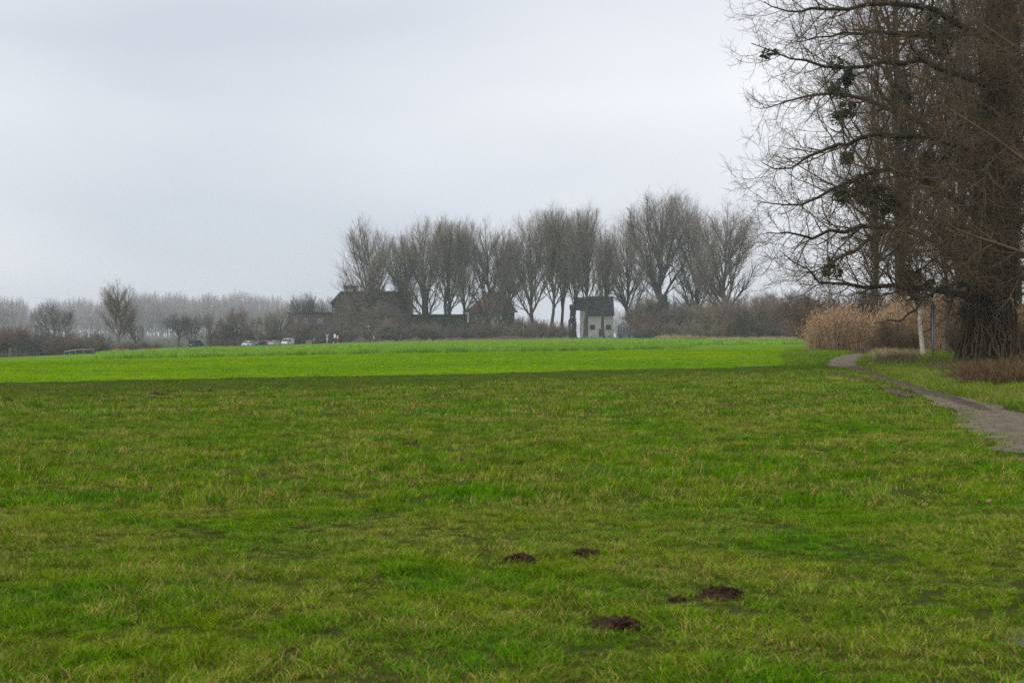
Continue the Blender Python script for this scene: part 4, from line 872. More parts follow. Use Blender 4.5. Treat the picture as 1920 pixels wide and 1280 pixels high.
# more bare trees in the wood behind, each a copy with its own turn and size
SIDE = [o for o in scene.objects if o.type == 'EMPTY' and o.get('label', '').startswith(('tall brown poplar with steep', 'brown bare tree behind the great', 'overhanging bare tree'))]
def grove_tree(src, u, Y, sc_, rot, label):
    r_ = src.copy(); COL.objects.link(r_); r_.location = tuple(on_ground(u, Y)); r_.rotation_euler = (0, 0, rot); r_.scale = (sc_, sc_, sc_); r_['label'] = label; r_['group'] = 'bare trees in the wood behind the great tree'
    for ch in list(src.children):
        c_ = ch.copy(); COL.objects.link(c_); c_.parent = r_
TP = next(o for o in SIDE if o['label'].startswith('tall brown')); TB = next(o for o in SIDE if o['label'].startswith('brown bare'))
grove_tree(TP, 1640, 150, 0.86, 4.0, 'slender brown poplar above the gap between the two reed beds')
grove_tree(TP, 1880, 112, 1.0, 0.9, 'brown poplar directly behind the upper trunk of the great tree')
grove_tree(TB, 1832, 96, 1.05, 2.6, 'bushy bare tree filling the space left of the great trunk')
# brown thickets behind the reeds
for i, (u, Y, vt, wsc, lab) in enumerate([(1556, 150, 540, 1.5, 'twiggy brown thicket above the left part of the reed bed'), (1600, 128, 520, 1.5, 'tall brown thicket above the middle of the reed bed'), (1642, 112, 520, 1.3, 'brown thicket between the two reed beds'),
                                          (1700, 118, 540, 1.4, 'brown thicket behind the white-barked tree'), (1760, 104, 530, 1.3, 'brown thicket behind the metal post'), (1830, 92, 520, 1.3, 'brown thicket left behind the great trunk'), (1915, 74, 560, 1.2, 'dark brown thicket right behind the great trunk'), (1640, 86, 624, 0.9, 'small dark bush hanging over the reed bed edge'), (1668, 84, 588, 1.0, 'twiggy shrub in front of the reeds left of the white-barked tree'), (1702, 80, 596, 0.9, 'low twiggy shrub touching the white-barked tree'), (1806, 76, 580, 0.8, 'twiggy shrub between the metal post and the great trunk')]):
    put_tree('shrub', i + 1, u, Y, hpx(vt, u, Y), wsc, lab, 'thickets behind the reeds', 'twig_near2' if i < 7 else 'twig_near', 'twig_near2' if i < 7 else 'twig_near', name='bare_shrub', cat='shrub', trunk='stems', crown='branches')

# ------------------------------------------------------------------ reeds, dry grass, dead bracken, stalks
def reed_mesh(name, n, rad, h, r, wd=0.021):
    a = r.random(n) * 6.28; q = rad * np.sqrt(r.random(n)); b = np.stack([q * np.cos(a), q * np.sin(a), np.full(n, -0.1)], -1)
    d = nrm(np.stack([r.normal(0, .13, n), r.normal(0, .13, n), np.ones(n)], -1)); hh = h * (0.6 + 0.5 * r.random(n))
    S = integrate(b, d, hh, 3, -0.05, 0.06, r); v1, q1 = tubes(S, np.repeat(np.linspace(wd / 2, wd / 4, 4)[None], n, 0), 3, False)
    lp, lr = grow(S, np.full((n, 4), wd / 2), r, 4, 0.2, 0.9, (20, 50), 0.22, 0.3, up=-0.12, wig=0.05, nseg=3, rr=0.8, rtip=0.15); v2, q2 = tubes(lp, lr, 3, False)
    tip = S[:, -1]; pd = nrm(d + np.array([0.5, 0.1, -0.1])); pl = np.stack([tip, tip + pd * 0.10, tip + pd * 0.20 - np.array([0, 0, .02]), tip + pd * 0.30 - np.array([0, 0, .06])], 1)
    v3, q3 = tubes(pl, np.repeat(np.array([0.008, 0.035, 0.028, 0.004])[None], n, 0), 4)
    me = npmesh(name, *join([(v1, q1), (v2, q2), (v3, q3)])); me.materials.append(M['reed']); me.materials.append(M['plume'])
    mi = np.zeros(len(me.polygons), np.int32); mi[len(q1) + len(q2):] = 1; me.polygons.foreach_set('material_index', mi); return me
rr0 = np.random.default_rng(15); RE = [reed_mesh('reed_clump', 34, 0.5, 2.6, rr0) for _ in range(4)]
def bed(name, poly, n, h, label, seed, variants, cat='reeds', hj=0.45):
    r = np.random.default_rng(seed); pts, sc = [], []
    for _ in range(n):
        (ua, ub), (Ya, Yb) = poly; u = ua + (ub - ua) * r.random(); Y = Ya + (Yb - Ya) * r.random(); pts.append(on_ground(u, Y)); s = h(u) * (1 - hj / 2 + hj * r.random()); sc.append((1, 1, s))
    return scatter(name, pts, sc, variants, label, cat, tilt=0.05, seed=seed)
bed('reeds', ((1525, 1640), (90, 97)), 85, lambda u: np.interp(u, [1522, 1532, 1560, 1600, 1640], [0.55, 0.82, 1.0, 0.95, 0.72]), 'dense straw-coloured reed bed where the path bends', 81, RE)
bed('reeds', ((1644, 1850), (88, 104)), 140, lambda u: np.interp(u, [1640, 1680, 1760, 1850], [0.75, 1.15, 1.3, 1.2]), 'tall reed bed behind the white-barked tree and the post', 82, RE)
bed('reeds', ((1850, 2000), (76, 92)), 60, lambda u: 1.0, 'reeds right of the great trunk', 83, RE)
r3 = np.random.default_rng(16)
def dry_mesh(n, rad, h, wd, m, lean=0.6): return tuft_mesh('dry_tuft', n, rad, h, wd, lean, r3, 3, m, 0.5)
PG = [dry_mesh(40, 0.7, 0.9, 0.05, M['pale_grass']) for _ in range(3)]
bed('dry_grass', ((1228, 1335), (330, 345)), 150, lambda u: np.interp(u, [1228, 1250, 1330], [0.9, 1.4, 0.9]), 'pale dry grass strip under the broad domed poplar', 84, PG, 'grass')
bed('dry_grass', ((1330, 1520), (270, 320)), 220, lambda u: 0.8, 'pale dry grass fringe from the last poplar to the reeds', 85, PG, 'grass')
bed('dry_grass', ((640, 1230), (376, 386)), 330, lambda u: 0.85, 'dry tan grass fringe at the foot of the poplar row', 86, PG, 'grass')
bed('dry_grass', ((120, 460), (300, 372)), 200, lambda u: 0.55, 'dry tan grass along the lane on the left', 87, PG, 'grass')
bed('dry_grass', ((1636, 1730), (70, 84)), 130, lambda u: 0.55, 'thin dry grass at the foot of the second reed bed', 88, [dry_mesh(26, 0.3, 0.8, 0.014, M['pale_grass']) for _ in range(3)], 'grass')
BR = [dry_mesh(46, 0.34, 0.55, 0.022, M['bracken'], 1.0) for _ in range(4)]
bed('dead_bracken', ((1785, 2010), (38, 51)), 170, lambda u: np.interp(u, [1790, 1830, 1920], [0.5, 0.9, 1.15]), 'rusty brown dead bracken below the great tree', 89, BR, 'bracken')
bed('dead_stalks', ((1640, 1720), (58, 66)), 70, lambda u: 0.9, 'thin brown dead stalks left of the metal post', 90, [dry_mesh(16, 0.3, 0.55, 0.012, M['stalk'], 0.5) for _ in range(3)], 'stalks')
bed('dead_stalks', ((1740, 1860), (50, 58)), 110, lambda u: 0.7, 'brown dead stalks in front of the great trunk', 91, [dry_mesh(16, 0.3, 0.5, 0.012, M['stalk'], 0.6) for _ in range(3)], 'stalks')
# fallen leaves near the path
rl = np.random.default_rng(33); x = 1.0 + rl.random(900) ** 0.6 * 9; y = 6.5 + rl.random(900) * 30; k = (np.abs(x - np.interp(y, PC[:, 1], PC[:, 0])) < 4.5) & (x < 0.4 * y + 1) & (path_dist(x, y) > 0.15) & (rl.random(900) < 0.3); x = x[k]; y = y[k]
lm = leaf_cloud('leaf', np.array([[0, 0, 0.045], [0.06, 0.03, 0.05]]), 0.022, rl, M['fallen_leaf'])
scatter('fallen_leaves', np.stack([x, y, gz(x, y)], -1), 0.6 + 0.7 * rl.random(len(x)), [lm], 'brown fallen leaves in the grass beside the path', 'leaves', seed=4)
# loose stones on the path
def stone(seed):
    bm = bmesh.new(); bmesh.ops.create_icosphere(bm, subdivisions=1, radius=0.013); r = random.Random(seed)
    for v in bm.verts: v.co *= 0.7 + 0.5 * r.random(); v.co.z *= 0.6
    me = bpy.data.meshes.new('stone'); bm.to_mesh(me); bm.free(); me.materials.append(M['gravel']); return me
kk = rl.integers(0, 260, 9000); off = (rl.random(9000) - .5) * PW[kk] * 0.95; px = PC[kk] + _nor[kk] * off[:, None] + rl.normal(0, .12, (9000, 2)); px = px[(px[:, 1] > 5) & (px[:, 1] < 60)]
scatter('gravel', np.stack([px[:, 0], px[:, 1], gz(px[:, 0], px[:, 1]) + 0.036], -1), 0.5 + 1.0 * rl.random(len(px)) ** 2, [stone(i) for i in range(4)], 'loose grey gravel stones on the path', 'gravel', seed=6)

# ------------------------------------------------------------------ boxes, tubes and other solid shapes for built things
def box(name, x0, x1, y0, y1, z0, z1, m, parent, bev=0.0):
    bm = bmesh.new(); bmesh.ops.create_cube(bm, size=1)
    for v in bm.verts: v.co = Vector(((x0 + x1) / 2 + v.co.x * (x1 - x0), (y0 + y1) / 2 + v.co.y * (y1 - y0), (z0 + z1) / 2 + v.co.z * (z1 - z0)))
    if bev: bmesh.ops.bevel(bm, geom=bm.edges[:], offset=bev, segments=2, affect='EDGES')
    me = bpy.data.meshes.new(name); bm.to_mesh(me); bm.free(); return obj(name, me, M[m], parent)
def poly_prism(name, pts, axis, a, b, m, parent):
    """closed outline in the two other axes, pushed from a to b along axis"""
    n = len(pts); V = []
    for s in (a, b):
        for p, q in pts: V.append({'x': (s, p, q), 'y': (p, s, q), 'z': (p, q, s)}[axis])
    me = bpy.data.meshes.new(name); me.from_pydata(V, [], [list(range(n))[::-1], list(range(n, 2 * n))] + [[i, (i + 1) % n, n + (i + 1) % n, n + i] for i in range(n)]); me.update()
    bm = bmesh.new(); bm.from_mesh(me); bmesh.ops.recalc_face_normals(bm, faces=bm.faces[:]); bm.to_mesh(me); bm.free()
    return obj(name, me, M[m], parent)
def pipe(name, pts, rad, m, parent, sides=10):
    p = np.array(pts, float)[None]; n = p.shape[1]; rad = np.broadcast_to(np.asarray(rad, float), (n,))[None]
    v, q = tubes(p, rad, sides); me = npmesh(name, v, [q, np.arange(sides)[None, ::-1], (np.arange(sides) + (n - 1) * sides)[None]], False); return obj(name, me, M[m], parent)
def disc(name, c, rad, y0, y1, m, parent, sides=20, axis='y'):
    a = np.arange(sides) * 2 * np.pi / sides
    return poly_prism(name, [(c[0] + rad * math.cos(t), c[1] + rad * math.sin(t)) for t in a], axis, y0, y1, m, parent)

# metal post with the edge-on board beside the great tree
p = on_ground(1749, 60)
sp = thing('notice_board', 'tall grey metal notice post seen edge-on, left of the great trunk', 'sign', tuple(p), R(-15.5))
pipe('post', [(0, 0, -0.4), (0, 0, 2.62)], 0.042, 'grey_metal', sp); box('cap', -0.07, 0.06, -0.05, 0.05, 2.62, 2.67, 'dark_metal', sp)
box('board_backing', -0.075, 0.045, 0.046, 0.92, 1.0, 2.58, 'dark_metal', sp); box('board', 0.047, 0.115, 0.03, 0.94, 1.0, 2.55, 'grey_metal', sp)

# ------------------------------------------------------------------ buildings
def px(n, Y): return n * Y / F
def house(name, label, u0, Y, cat='building'):
    p = on_ground(u0, Y); return thing(name, label, cat, tuple(p)), p[2]
def zz(v, Y, g): return EYE - (v - HV) / F * Y - g
def window(parent, x0, x1, z0, z1, y, m='window', fr='white', fw=0.08):
    f = box('window', x0, x1, y - 0.05, y + 0.02, z0, z1, fr, parent)
    box('pane', x0 + fw, x1 - fw, y - 0.07, y - 0.052, z0 + fw, z1 - fw, m, f)
    box('glazing_bar', (x0 + x1) / 2 - 0.03, (x0 + x1) / 2 + 0.03, y - 0.085, y - 0.072, z0 + fw, z1 - fw, fr, f)
# brick tower building
Y = 412.0; h, g = house('brick_building', 'dark brick building with grey sloped roof and cream rooftop cabin', 622, Y); s = Y / F
W = 146 * s; ze = zz(570, Y, g); zr = zz(548, Y, g); D_ = 16.0
poly_prism('wall', [(0, -1), (W, -1), (W, zr - 0.05), (18 * s, zr - 0.05), (0, ze)], 'y', 0, D_, 'brick', h)
poly_prism('roof', [(-0.5, ze - 0.05), (18 * s, zr + 0.05), (W + 0.3, zr + 0.05), (W + 0.3, zr + 0.4), (18 * s - 0.1, zr + 0.4), (-0.6, ze + 0.25)], 'y', -0.5, D_ + 0.4, 'roof_grey', h)
box('skylight', 10 * s, 13 * s, -0.7, -0.5, ze + 1.4, ze + 2.4, 'window_blue', h)
box('parapet', 60 * s, 100 * s, -0.3, 0.3, zr + 0.4, zr + 0.95, 'plaster', h)
c = box('rooftop_cabin', 20 * s, 46 * s, 3, 8, zr + 0.4, zz(536, Y, g), 'cream', h)
box('cabin_roof', 19 * s, 47 * s, 2.6, 8.4, zz(536, Y, g), zz(534.5, Y, g), 'dark_metal', c)
for k in range(6):
    a = (21.2 + k * 4.1) * s; box('pane', a, a + 3.2 * s, 2.93, 2.99, zz(541.5, Y, g), zz(537, Y, g), 'window', c)
window(h, 2.5 * s, 6.5 * s, zz(586, Y, g), zz(578, Y, g), -0.02, 'window_blue', 'plaster')
for k in range(3): window(h, (30 + k * 34) * s, (36 + k * 34) * s, zz(606, Y, g), zz(594, Y, g), -0.02, 'window', 'plaster')
for k in range(3): window(h, (30 + k * 34) * s, (36 + k * 34) * s, zz(582, Y, g), zz(570, Y, g), -0.02, 'window', 'plaster')
# low wing
h, g = house('brick_wing', 'low flat-roofed brick wing left of the tower building', 540, Y + 1); W = 81.5 * s; zt = zz(587, Y, g)
box('wall', 0, W, 0, 12, -1, zt, 'brick', h); box('roof', -0.2, W - 0.02, -0.25, 12.2, zt, zt + 0.3, 'dark_metal', h)
for a, b in [(30, 37), (56, 60), (61.5, 66), (12, 18)]: window(h, a * s, b * s, zz(607, Y, g), zz(597, Y, g), -0.02, 'window_blue', 'plaster')
for a, b in [(12, 18), (30, 37), (56, 62)]: window(h, a * s, b * s, zz(628, Y, g), zz(618, Y, g), -0.02, 'window', 'plaster')
# long hall
h, g = house('brick_hall', 'long low brown brick hall between the tower building and the red roof', 769, Y + 4); W = 106 * s; zt = zz(591, Y, g)
box('wall', 0, W, 0, 10, -1, zt, 'brick_low', h); box('roof', -0.2, W + 0.2, -0.3, 10.3, zt, zt + 0.35, 'dark_metal', h)
for k in range(6): window(h, (6 + k * 17) * s, (12 + k * 17) * s, zz(622, Y, g), zz(608, Y, g), -0.02, 'window', 'plaster')
# red roofed house
Y = 418.0; s = Y / F; h, g = house('red_roofed_house', 'pale house with steep red tiled roof behind the poplars', 876, Y); W = 92 * s; ze = zz(584, Y, g); zr = zz(545, Y, g)
box('wall', 0.5, W - 0.5, 0.5, 10, -1, ze, 'render_white', h)
me = bpy.data.meshes.new('roof'); ov = 0.5
V = [(-ov, -ov + .5, ze - .1), (W + ov, -ov + .5, ze - .1), (W + ov, 10.5, ze - .1), (-ov, 10.5, ze - .1), (W * 0.42, 5, zr), (W * 0.66, 5, zr)]
me.from_pydata(V, [], [(0, 1, 5, 4), (1, 2, 5), (2, 3, 4, 5), (3, 0, 4), (3, 2, 1, 0)]); me.update(); rf = obj('roof', me, M['roof_red'], h)
box('chimney', W * 0.5, W * 0.5 + 0.9, 5, 5.9, zr - 1, zr + 1.1, 'brick_low', rf)
box('gable_bay', W - 3.4, W - 0.6, -1.2, 0.5, -1, ze + 2.2, 'brick_low', h)
for k in range(6): window(h, (5 + k * 12) * s, (10 + k * 12) * s, zz(600, Y, g), zz(589, Y, g), 0.48, 'window', 'white')
for k in range(5): window(h, (18 + k * 12) * s, (23 + k * 12) * s, zz(630, Y, g), zz(612, Y, g), 0.48, 'window', 'white')
sd2, g2 = house('shed', 'dark lean-to shed before the left end of the red roofed house', 874, 404); s = 404 / F
poly_prism('wall', [(0, -0.5), (19 * s, -0.5), (19 * s, zz(603, 404, g2)), (0, zz(605, 404, g2))], 'y', 0, 4, 'brick', sd2)
box('roof', -0.2, 19 * s + 0.2, -0.2, 4.2, zz(603, 404, g2), zz(602, 404, g2), 'dark_metal', sd2); box('door', 7 * s, 13 * s, -0.06, 0.02, -0.3, zz(620, 404, g2), 'dark_metal', sd2)
# white house with slate roof
Y = 402.0; s = Y / F; h, g = house('white_house', 'white rendered house with dark slate roof behind two trunks', 1101, Y); W = 49 * s; ze = zz(590, Y, g); zr = zz(555, Y, g)
poly_prism('wall', [(0, -1), (9, -1), (9, ze), (4.5, zr - 0.3), (0, ze)], 'x', 0, W, 'render_white', h)
poly_prism('roof', [(-0.45, ze - 0.25), (4.5, zr - 0.25), (9.45, ze - 0.25), (9.45, ze), (4.5, zr + 0.05), (-0.45, ze)], 'x', -0.25, W + 0.3, 'slate', h)
pipe('gutter', [(-0.3, -0.5, ze - 0.2), (W + 0.3, -0.5, ze - 0.2)], 0.07, 'dark_metal', h); pipe('downpipe', [(0.15, -0.1, 0), (0.15, -0.1, ze - 0.2)], 0.06, 'dark_metal', h)
window(h, 5 * s, 14.5 * s, zz(618, Y, g), zz(609, Y, g), -0.02, 'window', 'dark_metal'); window(h, 35 * s, 44.5 * s, zz(618, Y, g), zz(609, Y, g), -0.02, 'window', 'dark_metal')
box('door', 22 * s, 28 * s, -0.06, 0.02, -0.5, zz(617, Y, g), 'dark_metal', h)
ax = box('annex_wall', -11 * s, -0.02, 1.6, 8.5, -1, zz(580, Y, g), 'render_white', h)
poly_prism('annex_roof', [(1.1, zz(581, Y, g)), (5.0, zz(558, Y, g)), (8.9, zz(581, Y, g)), (8.9, zz(580, Y, g) + .1), (5.0, zz(556.5, Y, g)), (1.1, zz(580, Y, g) + .1)], 'x', -20 * s, -0.27, 'slate', h)
# glasshouse
Y = 394.0; s = Y / F; h, g = house('glasshouse', 'small glasshouse with white gable trim right of the white house', 1157, Y); W = 26 * s; pk = 12 * s; zr = zz(602, Y, g); ze = zz(611, Y, g)
poly_prism('glass_body', [(0.08, 0), (W - 0.08, 0), (W - 0.08, ze - .05), (pk, zr - .1), (0.08, ze - .05)], 'y', 0.05, 4, 'plaster', h)
for a, b in [((0, ze), (pk, zr)), ((pk, zr), (W, ze)), ((0, 0), (0, ze)), ((W, 0), (W, ze))]: pipe('trim', [(a[0], 0, a[1]), (b[0], 0, b[1])], 0.09, 'white', h, 6)
for k in range(1, 5): pipe('glazing_bar', [(W * k / 5, -0.02, 0), (W * k / 5, -0.02, ze - 0.1)], 0.035, 'white', h, 5)
for k in range(5): box('pane', W * k / 5 + 0.12, W * (k + 1) / 5 - 0.08, -0.01, 0.04, 0.3, ze - 0.2, 'window_blue', h)

# earth heaps along the far edge of the field
for i, (u0, u1, vt, Y, lab) in enumerate([(656, 702, 634.5, 376, 'small rounded earth heap right of the road signs'), (757, 800, 633.5, 377, 'earth heap beside the person in dark clothes'), (832, 884, 633, 378, 'earth heap in front of the dark shed'), (878, 1022, 630.5, 379, 'longest earth bank in front of the red roofed house')]):
    u = (u0 + u1) / 2; p = on_ground(u, Y); rad = (u1 - u0) / 2 * Y / F
    mound('earth_heap', rad * 1.05, P(u, vt, Y)[2] - p[2] + 0.1, 600 + i, M['heap'], lab, 'earth heap', tuple(p), 'earth heaps at the field edge', 18, 44, min(1, 4.0 / rad), 0.15, 0.22)
# evergreen bushes
for i, (u, Y, vt, rx, lab) in enumerate([(611, 392, 620, 2.6, 'dark evergreen bush behind the green signpost, right of two'), (592, 393, 628, 2.0, 'dark evergreen bush behind the small blue sign, left of two'), (515, 394, 624, 1.9, 'dark evergreen bush behind the silver car'), (730, 384, 629, 3.0, 'low green bush between the two people')]):
    p = on_ground(u, Y); hh = P(u, vt, Y)[2] - p[2]; t_ = thing('evergreen_bush', lab, 'bush', tuple(p), 0, 'evergreen bushes'); r = np.random.default_rng(i + 50)
    b = blob_points(r, 2200, rx, rx * .8, hh * 0.62, i); b[:, 2] = np.abs(b[:, 2] + hh * 0.36)
    obj('foliage', leaf_cloud('foliage', b, 0.22, r, M['evergreen'] if i < 3 else M['ivy_far']), None, t_); pipe('stem', [(0, 0, -0.3), (0.05, 0, hh * .6)], [0.12, 0.05], 'bark_far', t_, 7)

# ------------------------------------------------------------------ vehicles
def loft(name, secs, m, parent):
    """sections along x: (x, half width bottom, half width top, z bottom, z top)"""
    V = []
    for x, wb, wt_, zb, zt in secs:
        V += [(x, -wb, zb), (x, -wb * 1.0, zb + (zt - zb) * .55), (x, -wt_, zt), (x, wt_, zt), (x, wb, zb + (zt - zb) * .55), (x, wb, zb)]
    n = len(secs); Fc = [[(i) * 6 + k, i * 6 + (k + 1) % 6, (i + 1) * 6 + (k + 1) % 6, (i + 1) * 6 + k] for i in range(n - 1) for k in range(6)]
    Fc += [list(range(6))[::-1], list(range((n - 1) * 6, n * 6))]
    me = bpy.data.meshes.new(name); me.from_pydata(V, [], Fc); me.update()
    bm = bmesh.new(); bm.from_mesh(me); bmesh.ops.recalc_face_normals(bm, faces=bm.faces[:]); bmesh.ops.bevel(bm, geom=bm.edges[:], offset=0.03, segments=1, affect='EDGES'); bm.to_mesh(me); bm.free()
    return obj(name, me, M[m], parent)
def car(label, u, Y, rot, kind, paint, name='parked_car', cat='car', dz=0.0):
    """front of the car points along +x before turning"""
    p = on_ground(u, Y); t_ = thing(name, label, cat, (p[0], p[1], p[2] + dz), rot, 'vehicles parked behind the field')
    if kind == 'hatch':
        Lh, hw, zb, zs, zr = 2.0, 0.87, 0.25, 0.92, 1.46
        loft('body', [(-Lh, .78, .70, .35, .80), (-Lh + .12, .85, .80, zb, .95), (-.6, hw, .82, zb, .96), (.75, hw, .82, zb, .95), (1.65, .85, .76, zb, .80), (Lh, .74, .64, .30, .66)], paint, t_)
        gl = loft('windows', [(-1.92, .74, .60, .90, .96), (-1.55, .79, .60, .90, 1.38), (-.2, .80, .62, .90, 1.44), (.35, .80, .60, .90, 1.38), (1.15, .78, .62, .90, .95)], 'window', t_)
        loft('roof', [(-1.66, .60, .55, 1.36, 1.41), (-.2, .64, .58, 1.42, 1.48), (.42, .62, .56, 1.35, 1.41)], paint, t_)
        pil = [((.44, 1.38), (1.2, .95)), ((-.45, 1.42), (-.5, .95)), ((-1.6, 1.38), (-1.85, .95))]; wx = (-1.28, 1.30); wr = 0.31
    else:
        Lh, hw, zb, zs, zr = 2.25, 0.93, 0.28, 1.0, 1.88
        loft('body', [(-Lh, .88, .86, .35, 1.02), (-Lh + .08, .92, .90, zb, 1.06), (.9, hw, .90, zb, 1.06), (1.75, .90, .82, zb, .98), (Lh, .80, .70, .32, .78)], paint, t_)
        gl = loft('windows', [(-2.21, .86, .76, 1.0, 1.78), (-.2, .89, .78, 1.0, 1.83), (.75, .88, .74, 1.0, 1.76), (1.62, .84, .72, 1.0, 1.06)], 'window', t_)
        loft('roof', [(-2.24, .76, .72, 1.76, 1.84), (-.2, .80, .74, 1.80, 1.90), (.85, .76, .70, 1.72, 1.80)], paint, t_)
        if kind == 'panel':
            for sy in (-1, 1): box('side_panel', -2.2, -.1, sy * .86 - .04, sy * .86 + .04, 1.0, 1.8, paint, t_)
        pil = [((.85, 1.76), (1.66, 1.04)), ((-.15, 1.82), (-.15, 1.04)), ((-2.12, 1.8), (-2.16, 1.04))]; wx = (-1.42, 1.40); wr = 0.33
    zt_ = 0.62 if kind == 'hatch' else 0.78
    for (xa, za), (xb, zb_) in pil:
        for sy in (-1, 1): pipe('pillar', [(xa, sy * zt_, za), (xb, sy * (hw - .07), zb_)], 0.045, paint, t_, 5)
    for x_ in wx:
        for sy in (-1, 1):
            wh = disc('wheel', (x_, wr), wr, sy * (hw - .2), sy * (hw + .01), 'rubber', t_); disc('rim', (x_, wr), wr * .62, sy * (hw + .011), sy * (hw + .02), 'grey_metal', wh, 14)
    for sy in (-1, 1):
        box('headlight', Lh - .30, Lh - .06, sy * .58 - .15, sy * .58 + .15, .62, .78, 'lamp_glass', t_, .02)
        box('tail_light', -Lh - .02, -Lh + .1, sy * .74 - .10, sy * .74 + .10, .78, 1.0 if kind == 'hatch' else 1.15, 'tail', t_, .02)
        box('mirror', .85, 1.0, sy * (hw + .08) - .08, sy * (hw + .08) + .08, 1.0, 1.14, paint, t_, .02)
    box('grille', Lh - .04, Lh + .02, -.45, .45, .42, .58, 'rubber', t_); box('number_plate', Lh + .02, Lh + .04, -.26, .26, .40, .51, 'white', t_); box('number_plate', -Lh - .06, -Lh - .02, -.26, .26, .62, .73, 'white', t_)
    box('bumper', -Lh - .04, -Lh + .2, -.85, .85, .30, .52, paint if kind == 'hatch' else 'rubber', t_, .03)
    return t_
CZ = 0.35
car('dark blue-black van seen from behind on the lane, left of all the cars', 368, 350, R(68), 'mpv', 'van_body', 'parked_van', 'van', CZ)
car('white hatchback facing the field, leftmost of the parked row', 466, 372, R(-118), 'hatch', 'car_white', dz=CZ)
car('black car with pale bonnet parked beside the white hatchback', 486, 373, R(-122), 'hatch', 'car_black', dz=CZ)
car('red car tucked behind the black car', 500.5, 376, R(-30), 'hatch', 'car_red', dz=CZ)
car('silver car parked between the red car and the white van', 514, 376, R(-112), 'hatch', 'car_silver', dz=CZ)
car('white van at the right end of the parked row', 539, 378, R(-108), 'panel', 'car_white', 'parked_van', 'van', CZ)

# ------------------------------------------------------------------ signs, lamps, people and small built things
def pole_thing(name, label, cat, u, Y, group=None): return thing(name, label, cat, tuple(on_ground(u, Y)), 0, group)
Y = 372.0; s = Y / F
def zt(v, u): return P(u, v, Y)[2] - on_ground(u, Y)[2]
t_ = pole_thing('signpost', 'green signpost with pale V-shaped arms, left of the white sign', 'signpost', 613.5, Y)
pipe('post', [(0, 0, -.3), (0, 0, zt(629, 613))], 0.09, 'pale_green', t_); pipe('post_foot', [(0, 0, -.3), (0, 0, zt(641, 613))], 0.24, 'green_paint', t_)
for sx in (-1, 1): poly_prism('arm', [(sx * 0.02, zt(631, 613)), (sx * .42, zt(627.8, 613)), (sx * .42, zt(628, 613) + .32), (sx * .02, zt(631, 613) + .36)], 'y', -.14, -.09, 'pale_green', t_)
disc('badge', (0, zt(634.5, 613)), .30, -.14, -.1, 'pale_green', t_); disc('badge', (0, zt(638.5, 613)), .22, -.14, -.1, 'pale_green', t_)
t_ = pole_thing('road_sign', 'white upright board on a grey pole beside the triangle sign', 'road sign', 627.5, Y)
pipe('pole', [(0, 0, -.3), (0, 0, zt(627, 627))], 0.05, 'grey_metal', t_); box('board', -.27, .27, -.1, -.06, zt(633, 627), zt(626, 627), 'white', t_)
t_ = pole_thing('road_sign', 'red and white inverted triangle sign on a short pole', 'road sign', 632.8, Y)
pipe('pole', [(0, 0, -.3), (0, 0, zt(634, 632))], 0.05, 'red_paint', t_)
poly_prism('triangle', [(-.36, zt(631.5, 632)), (.36, zt(631.5, 632)), (0, zt(636.5, 632))], 'y', -.10, -.06, 'red_paint', t_); poly_prism('triangle_face', [(-.22, zt(632.1, 632)), (.22, zt(632.1, 632)), (0, zt(635.3, 632))], 'y', -.12, -.102, 'white', t_)
box('plate', -.24, .24, -.10, -.06, zt(631.2, 632), zt(629.3, 632), 'white', t_); box('bollard_sleeve', -.11, .11, -.11, .11, -.2, zt(641.5, 632), 'white', t_); box('bollard_band', -.12, .12, -.12, .12, zt(644, 632), zt(643, 632), 'red_paint', t_)
t_ = pole_thing('bollard', 'short red and white bollard at the foot of the white sign', 'bollard', 625.3, Y)
box('shaft', -.10, .10, -.10, .10, -.2, zt(641.5, 625), 'white', t_); box('band', -.115, .115, -.115, .115, zt(644.5, 625), zt(643.2, 625), 'red_paint', t_)
t_ = pole_thing('road_sign', 'small blue and white sign on a thin pole by the box', 'road sign', 588.3, Y)
pipe('pole', [(0, 0, -.3), (0, 0, zt(634, 588))], 0.045, 'grey_metal', t_); box('panel', -.16, .16, -.09, -.05, zt(638, 588), zt(633.5, 588), 'blue_paint', t_); box('panel_face', -.10, .10, -.11, -.092, zt(637, 588), zt(635.3, 588), 'white', t_)
t_ = pole_thing('wooden_box', 'low brown wooden box standing right of the white van', 'box', 573, Y)
box('lid', -.05, 11 * s + .05, -.05, 1.25, zt(638.6, 573), zt(638, 573), 'wood_box', t_)
for k in range(5):
    z0 = -.2 + (zt(638.6, 573) + .2) * k / 5; box('plank', 0, 11 * s, 0, 1.2, z0 + 0.012, z0 + (zt(638.6, 573) + .2) / 5 - 0.012, 'wood_box', t_)
for u, vtop, Yl, lab in [(691, 611, 384, 'thin street lamp with pale round head behind the first earth heap'), (982, 603, 388, 'thin street lamp with pale round head right of the red roofed house')]:
    p = on_ground(u, Yl); t_ = thing('street_lamp', lab, 'street lamp', tuple(p), 0, 'street lamps'); hh = P(u, vtop, Yl)[2] - p[2]
    pipe('post', [(0, 0, -.3), (0, 0, hh - .3)], [0.07, 0.045], 'grey_metal', t_); bm = bmesh.new(); bmesh.ops.create_uvsphere(bm, u_segments=14, v_segments=8, radius=0.22)
    for v in bm.verts: v.co.z = v.co.z * 1.15 + hh - .1
    me = bpy.data.meshes.new('globe'); bm.to_mesh(me); bm.free(); obj('globe', me, M['lamp_glass'], t_); disc('lid', (0, 0), .16, hh + .13, hh + .2, 'dark_metal', t_, 12, 'z')

